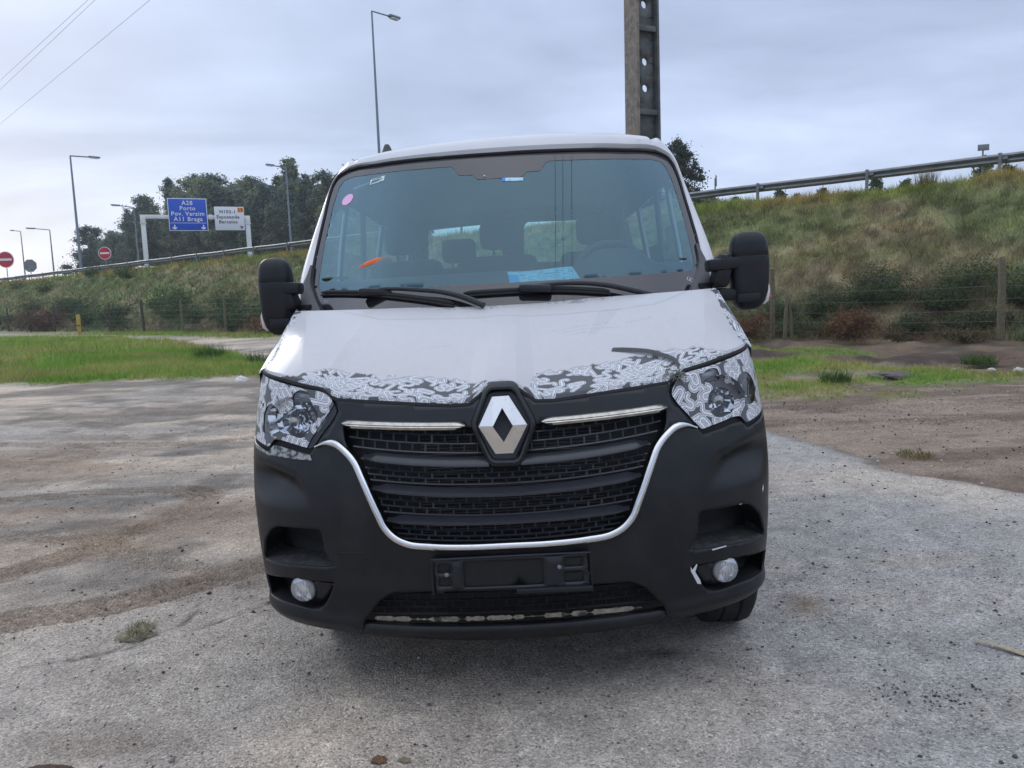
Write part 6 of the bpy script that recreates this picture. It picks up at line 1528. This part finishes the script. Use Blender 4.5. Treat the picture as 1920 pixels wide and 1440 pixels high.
# ---- underbody and wheels
mb = MB(); mb.box((0, 2.75, .46), (1.90, 4.3, .20), bev=.03); mb.box((0, .55, .42), (1.5, .6, .16), bev=.03); mb.box((0, .72, .325), (1.36, .95, .03), bev=.01); mb.box((0, 2.9, .34), (1.3, 3.6, .08), bev=.02); mb.build('underbody', M['dark'], van)  # low tray boxes added to deepen the shadow under the van
def wheel(x, y):
    o = empty('wheel', (x, y, .345), parent=van); sg = 1 if x > 0 else -1
    prof_ = [(.20, -.11), (.27, -.115), (.315, -.112), (.338, -.095), (.345, -.07), (.345, -.045), (.338, -.04), (.338, -.03), (.345, -.026), (.345, .026), (.338, .03), (.338, .04), (.345, .045), (.345, .07), (.338, .095), (.315, .112), (.27, .115), (.20, .11)]
    mb = MB(); mb.lathe(prof_, (0, 0, 0), (sg, 0, 0), 56); mb.build('tyre', M['rubber'], o, angle=30)
    mb = MB(); mb.lathe([(.205, -.10), (.20, .02), (.16, .05), (.08, .07), (.0, .075)], (0, 0, 0), (sg, 0, 0), 32)
    for k in range(6): a = k * PI / 3; mb.box((sg * .06, .11 * math.cos(a), .11 * math.sin(a)), (.03, .03, .09), Matrix.Rotation(a, 3, 'X'))
    mb.build('rim', M['steel'], o)
wheel(-.83, 1.0); wheel(-.83, 4.1); wheel(.915, .85); wheel(.885, 4.1)

# ---- things lying on the dashboard
nu, nv = 60, 26
uu, vv_ = np.meshgrid(np.linspace(0, 1, nu), np.linspace(0, 1, nv)); uu, vv_ = uu.ravel(), vv_.ravel()
X_ = .036 + uu * .30 + vv_ * (-.012 + .0 * uu) + .022 * (1 - vv_) * uu; Z_ = 1.588 + vv_ * (.060 - .004 * np.sin(uu * 5)) + .004 * uu
Pp = np.c_[X_, Wy(X_, Z_) + .022 + .006 * np.sin(uu * 6) , Z_]
pc = np.array((.58, .86, .97))[None] * (0.9 + .15 * fbm(uu * 8, vv_ * 4, 3, 121))[:, None]
blu = ((uu < .14) & (vv_ < .75)); pc = np.where(blu[:, None], np.array((.14, .52, .95))[None], pc)
ln = (np.sin(vv_ * 2 * PI * 8) > .2) & (fbm(uu * 26, np.floor(vv_ * 8) * 7.3, 2, 122) > .47) & (uu > .16) & (uu < .96) & (vv_ > .08) & (vv_ < .92); pc = np.where(ln[:, None], pc * .55, pc)
o = mesh_obj('paper_sheet', Pp, grid_faces(nv, nu), vcol('printed_paper', .7, .2), col=pc, angle=180); o.matrix_world = VAN_M
setp(o, 'pale blue printed form lying behind the windscreen above the wipers', 'paper'); solidify(o, .0008)
cl_ = MB(); V, F = superloft([(-.70, 1.10, 1.742, .004, .004), (-.67, 1.10, 1.750, .010, .012), (-.63, 1.10, 1.760, .014, .018), (-.585, 1.10, 1.772, .016, .02), (-.545, 1.10, 1.782, .012, .014), (-.525, 1.10, 1.785, .003, .004)], 2.2, 16)
ax_ = smooth_path([(-.70, 1.735), (-.66, 1.748), (-.60, 1.764), (-.555, 1.776), (-.528, 1.770)], 14)
mb = MB(); mb.tube([(x, 1.10, z - .030) for x, z in ax_], [.004, .012, .017, .021, .024, .026, .027, .027, .027, .025, .022, .017, .011, .004], 10, flat=.8); o = mb.build('orange_cloth', M['orange_cloth']); o.matrix_world = VAN_M
setp(o, 'crumpled orange cloth lying on the left side of the dashboard', 'cloth')
bpy.context.view_layer.update()

# ------------------------------------------------------------------ thin damp air over the whole place
hm = bpy.data.materials.new('damp_air'); hm.use_nodes = True; hn = NT(hm.node_tree)
hv = hn.add('ShaderNodeVolumePrincipled', {'Color': (0.86, 0.92, 1.0, 1), 'Density': 0.00055, 'Anisotropy': 0.2})
hn.add('ShaderNodeOutputMaterial', {'Volume': hv.outputs[0]})
hb = MB(); hb.box((-60, 240, 14), (1700, 1600, 33)); ho = hb.build('haze', hm, smooth=False)
setp(ho, 'thin pale haze over the whole place', 'haze', kind='stuff')
bpy.context.view_layer.update()
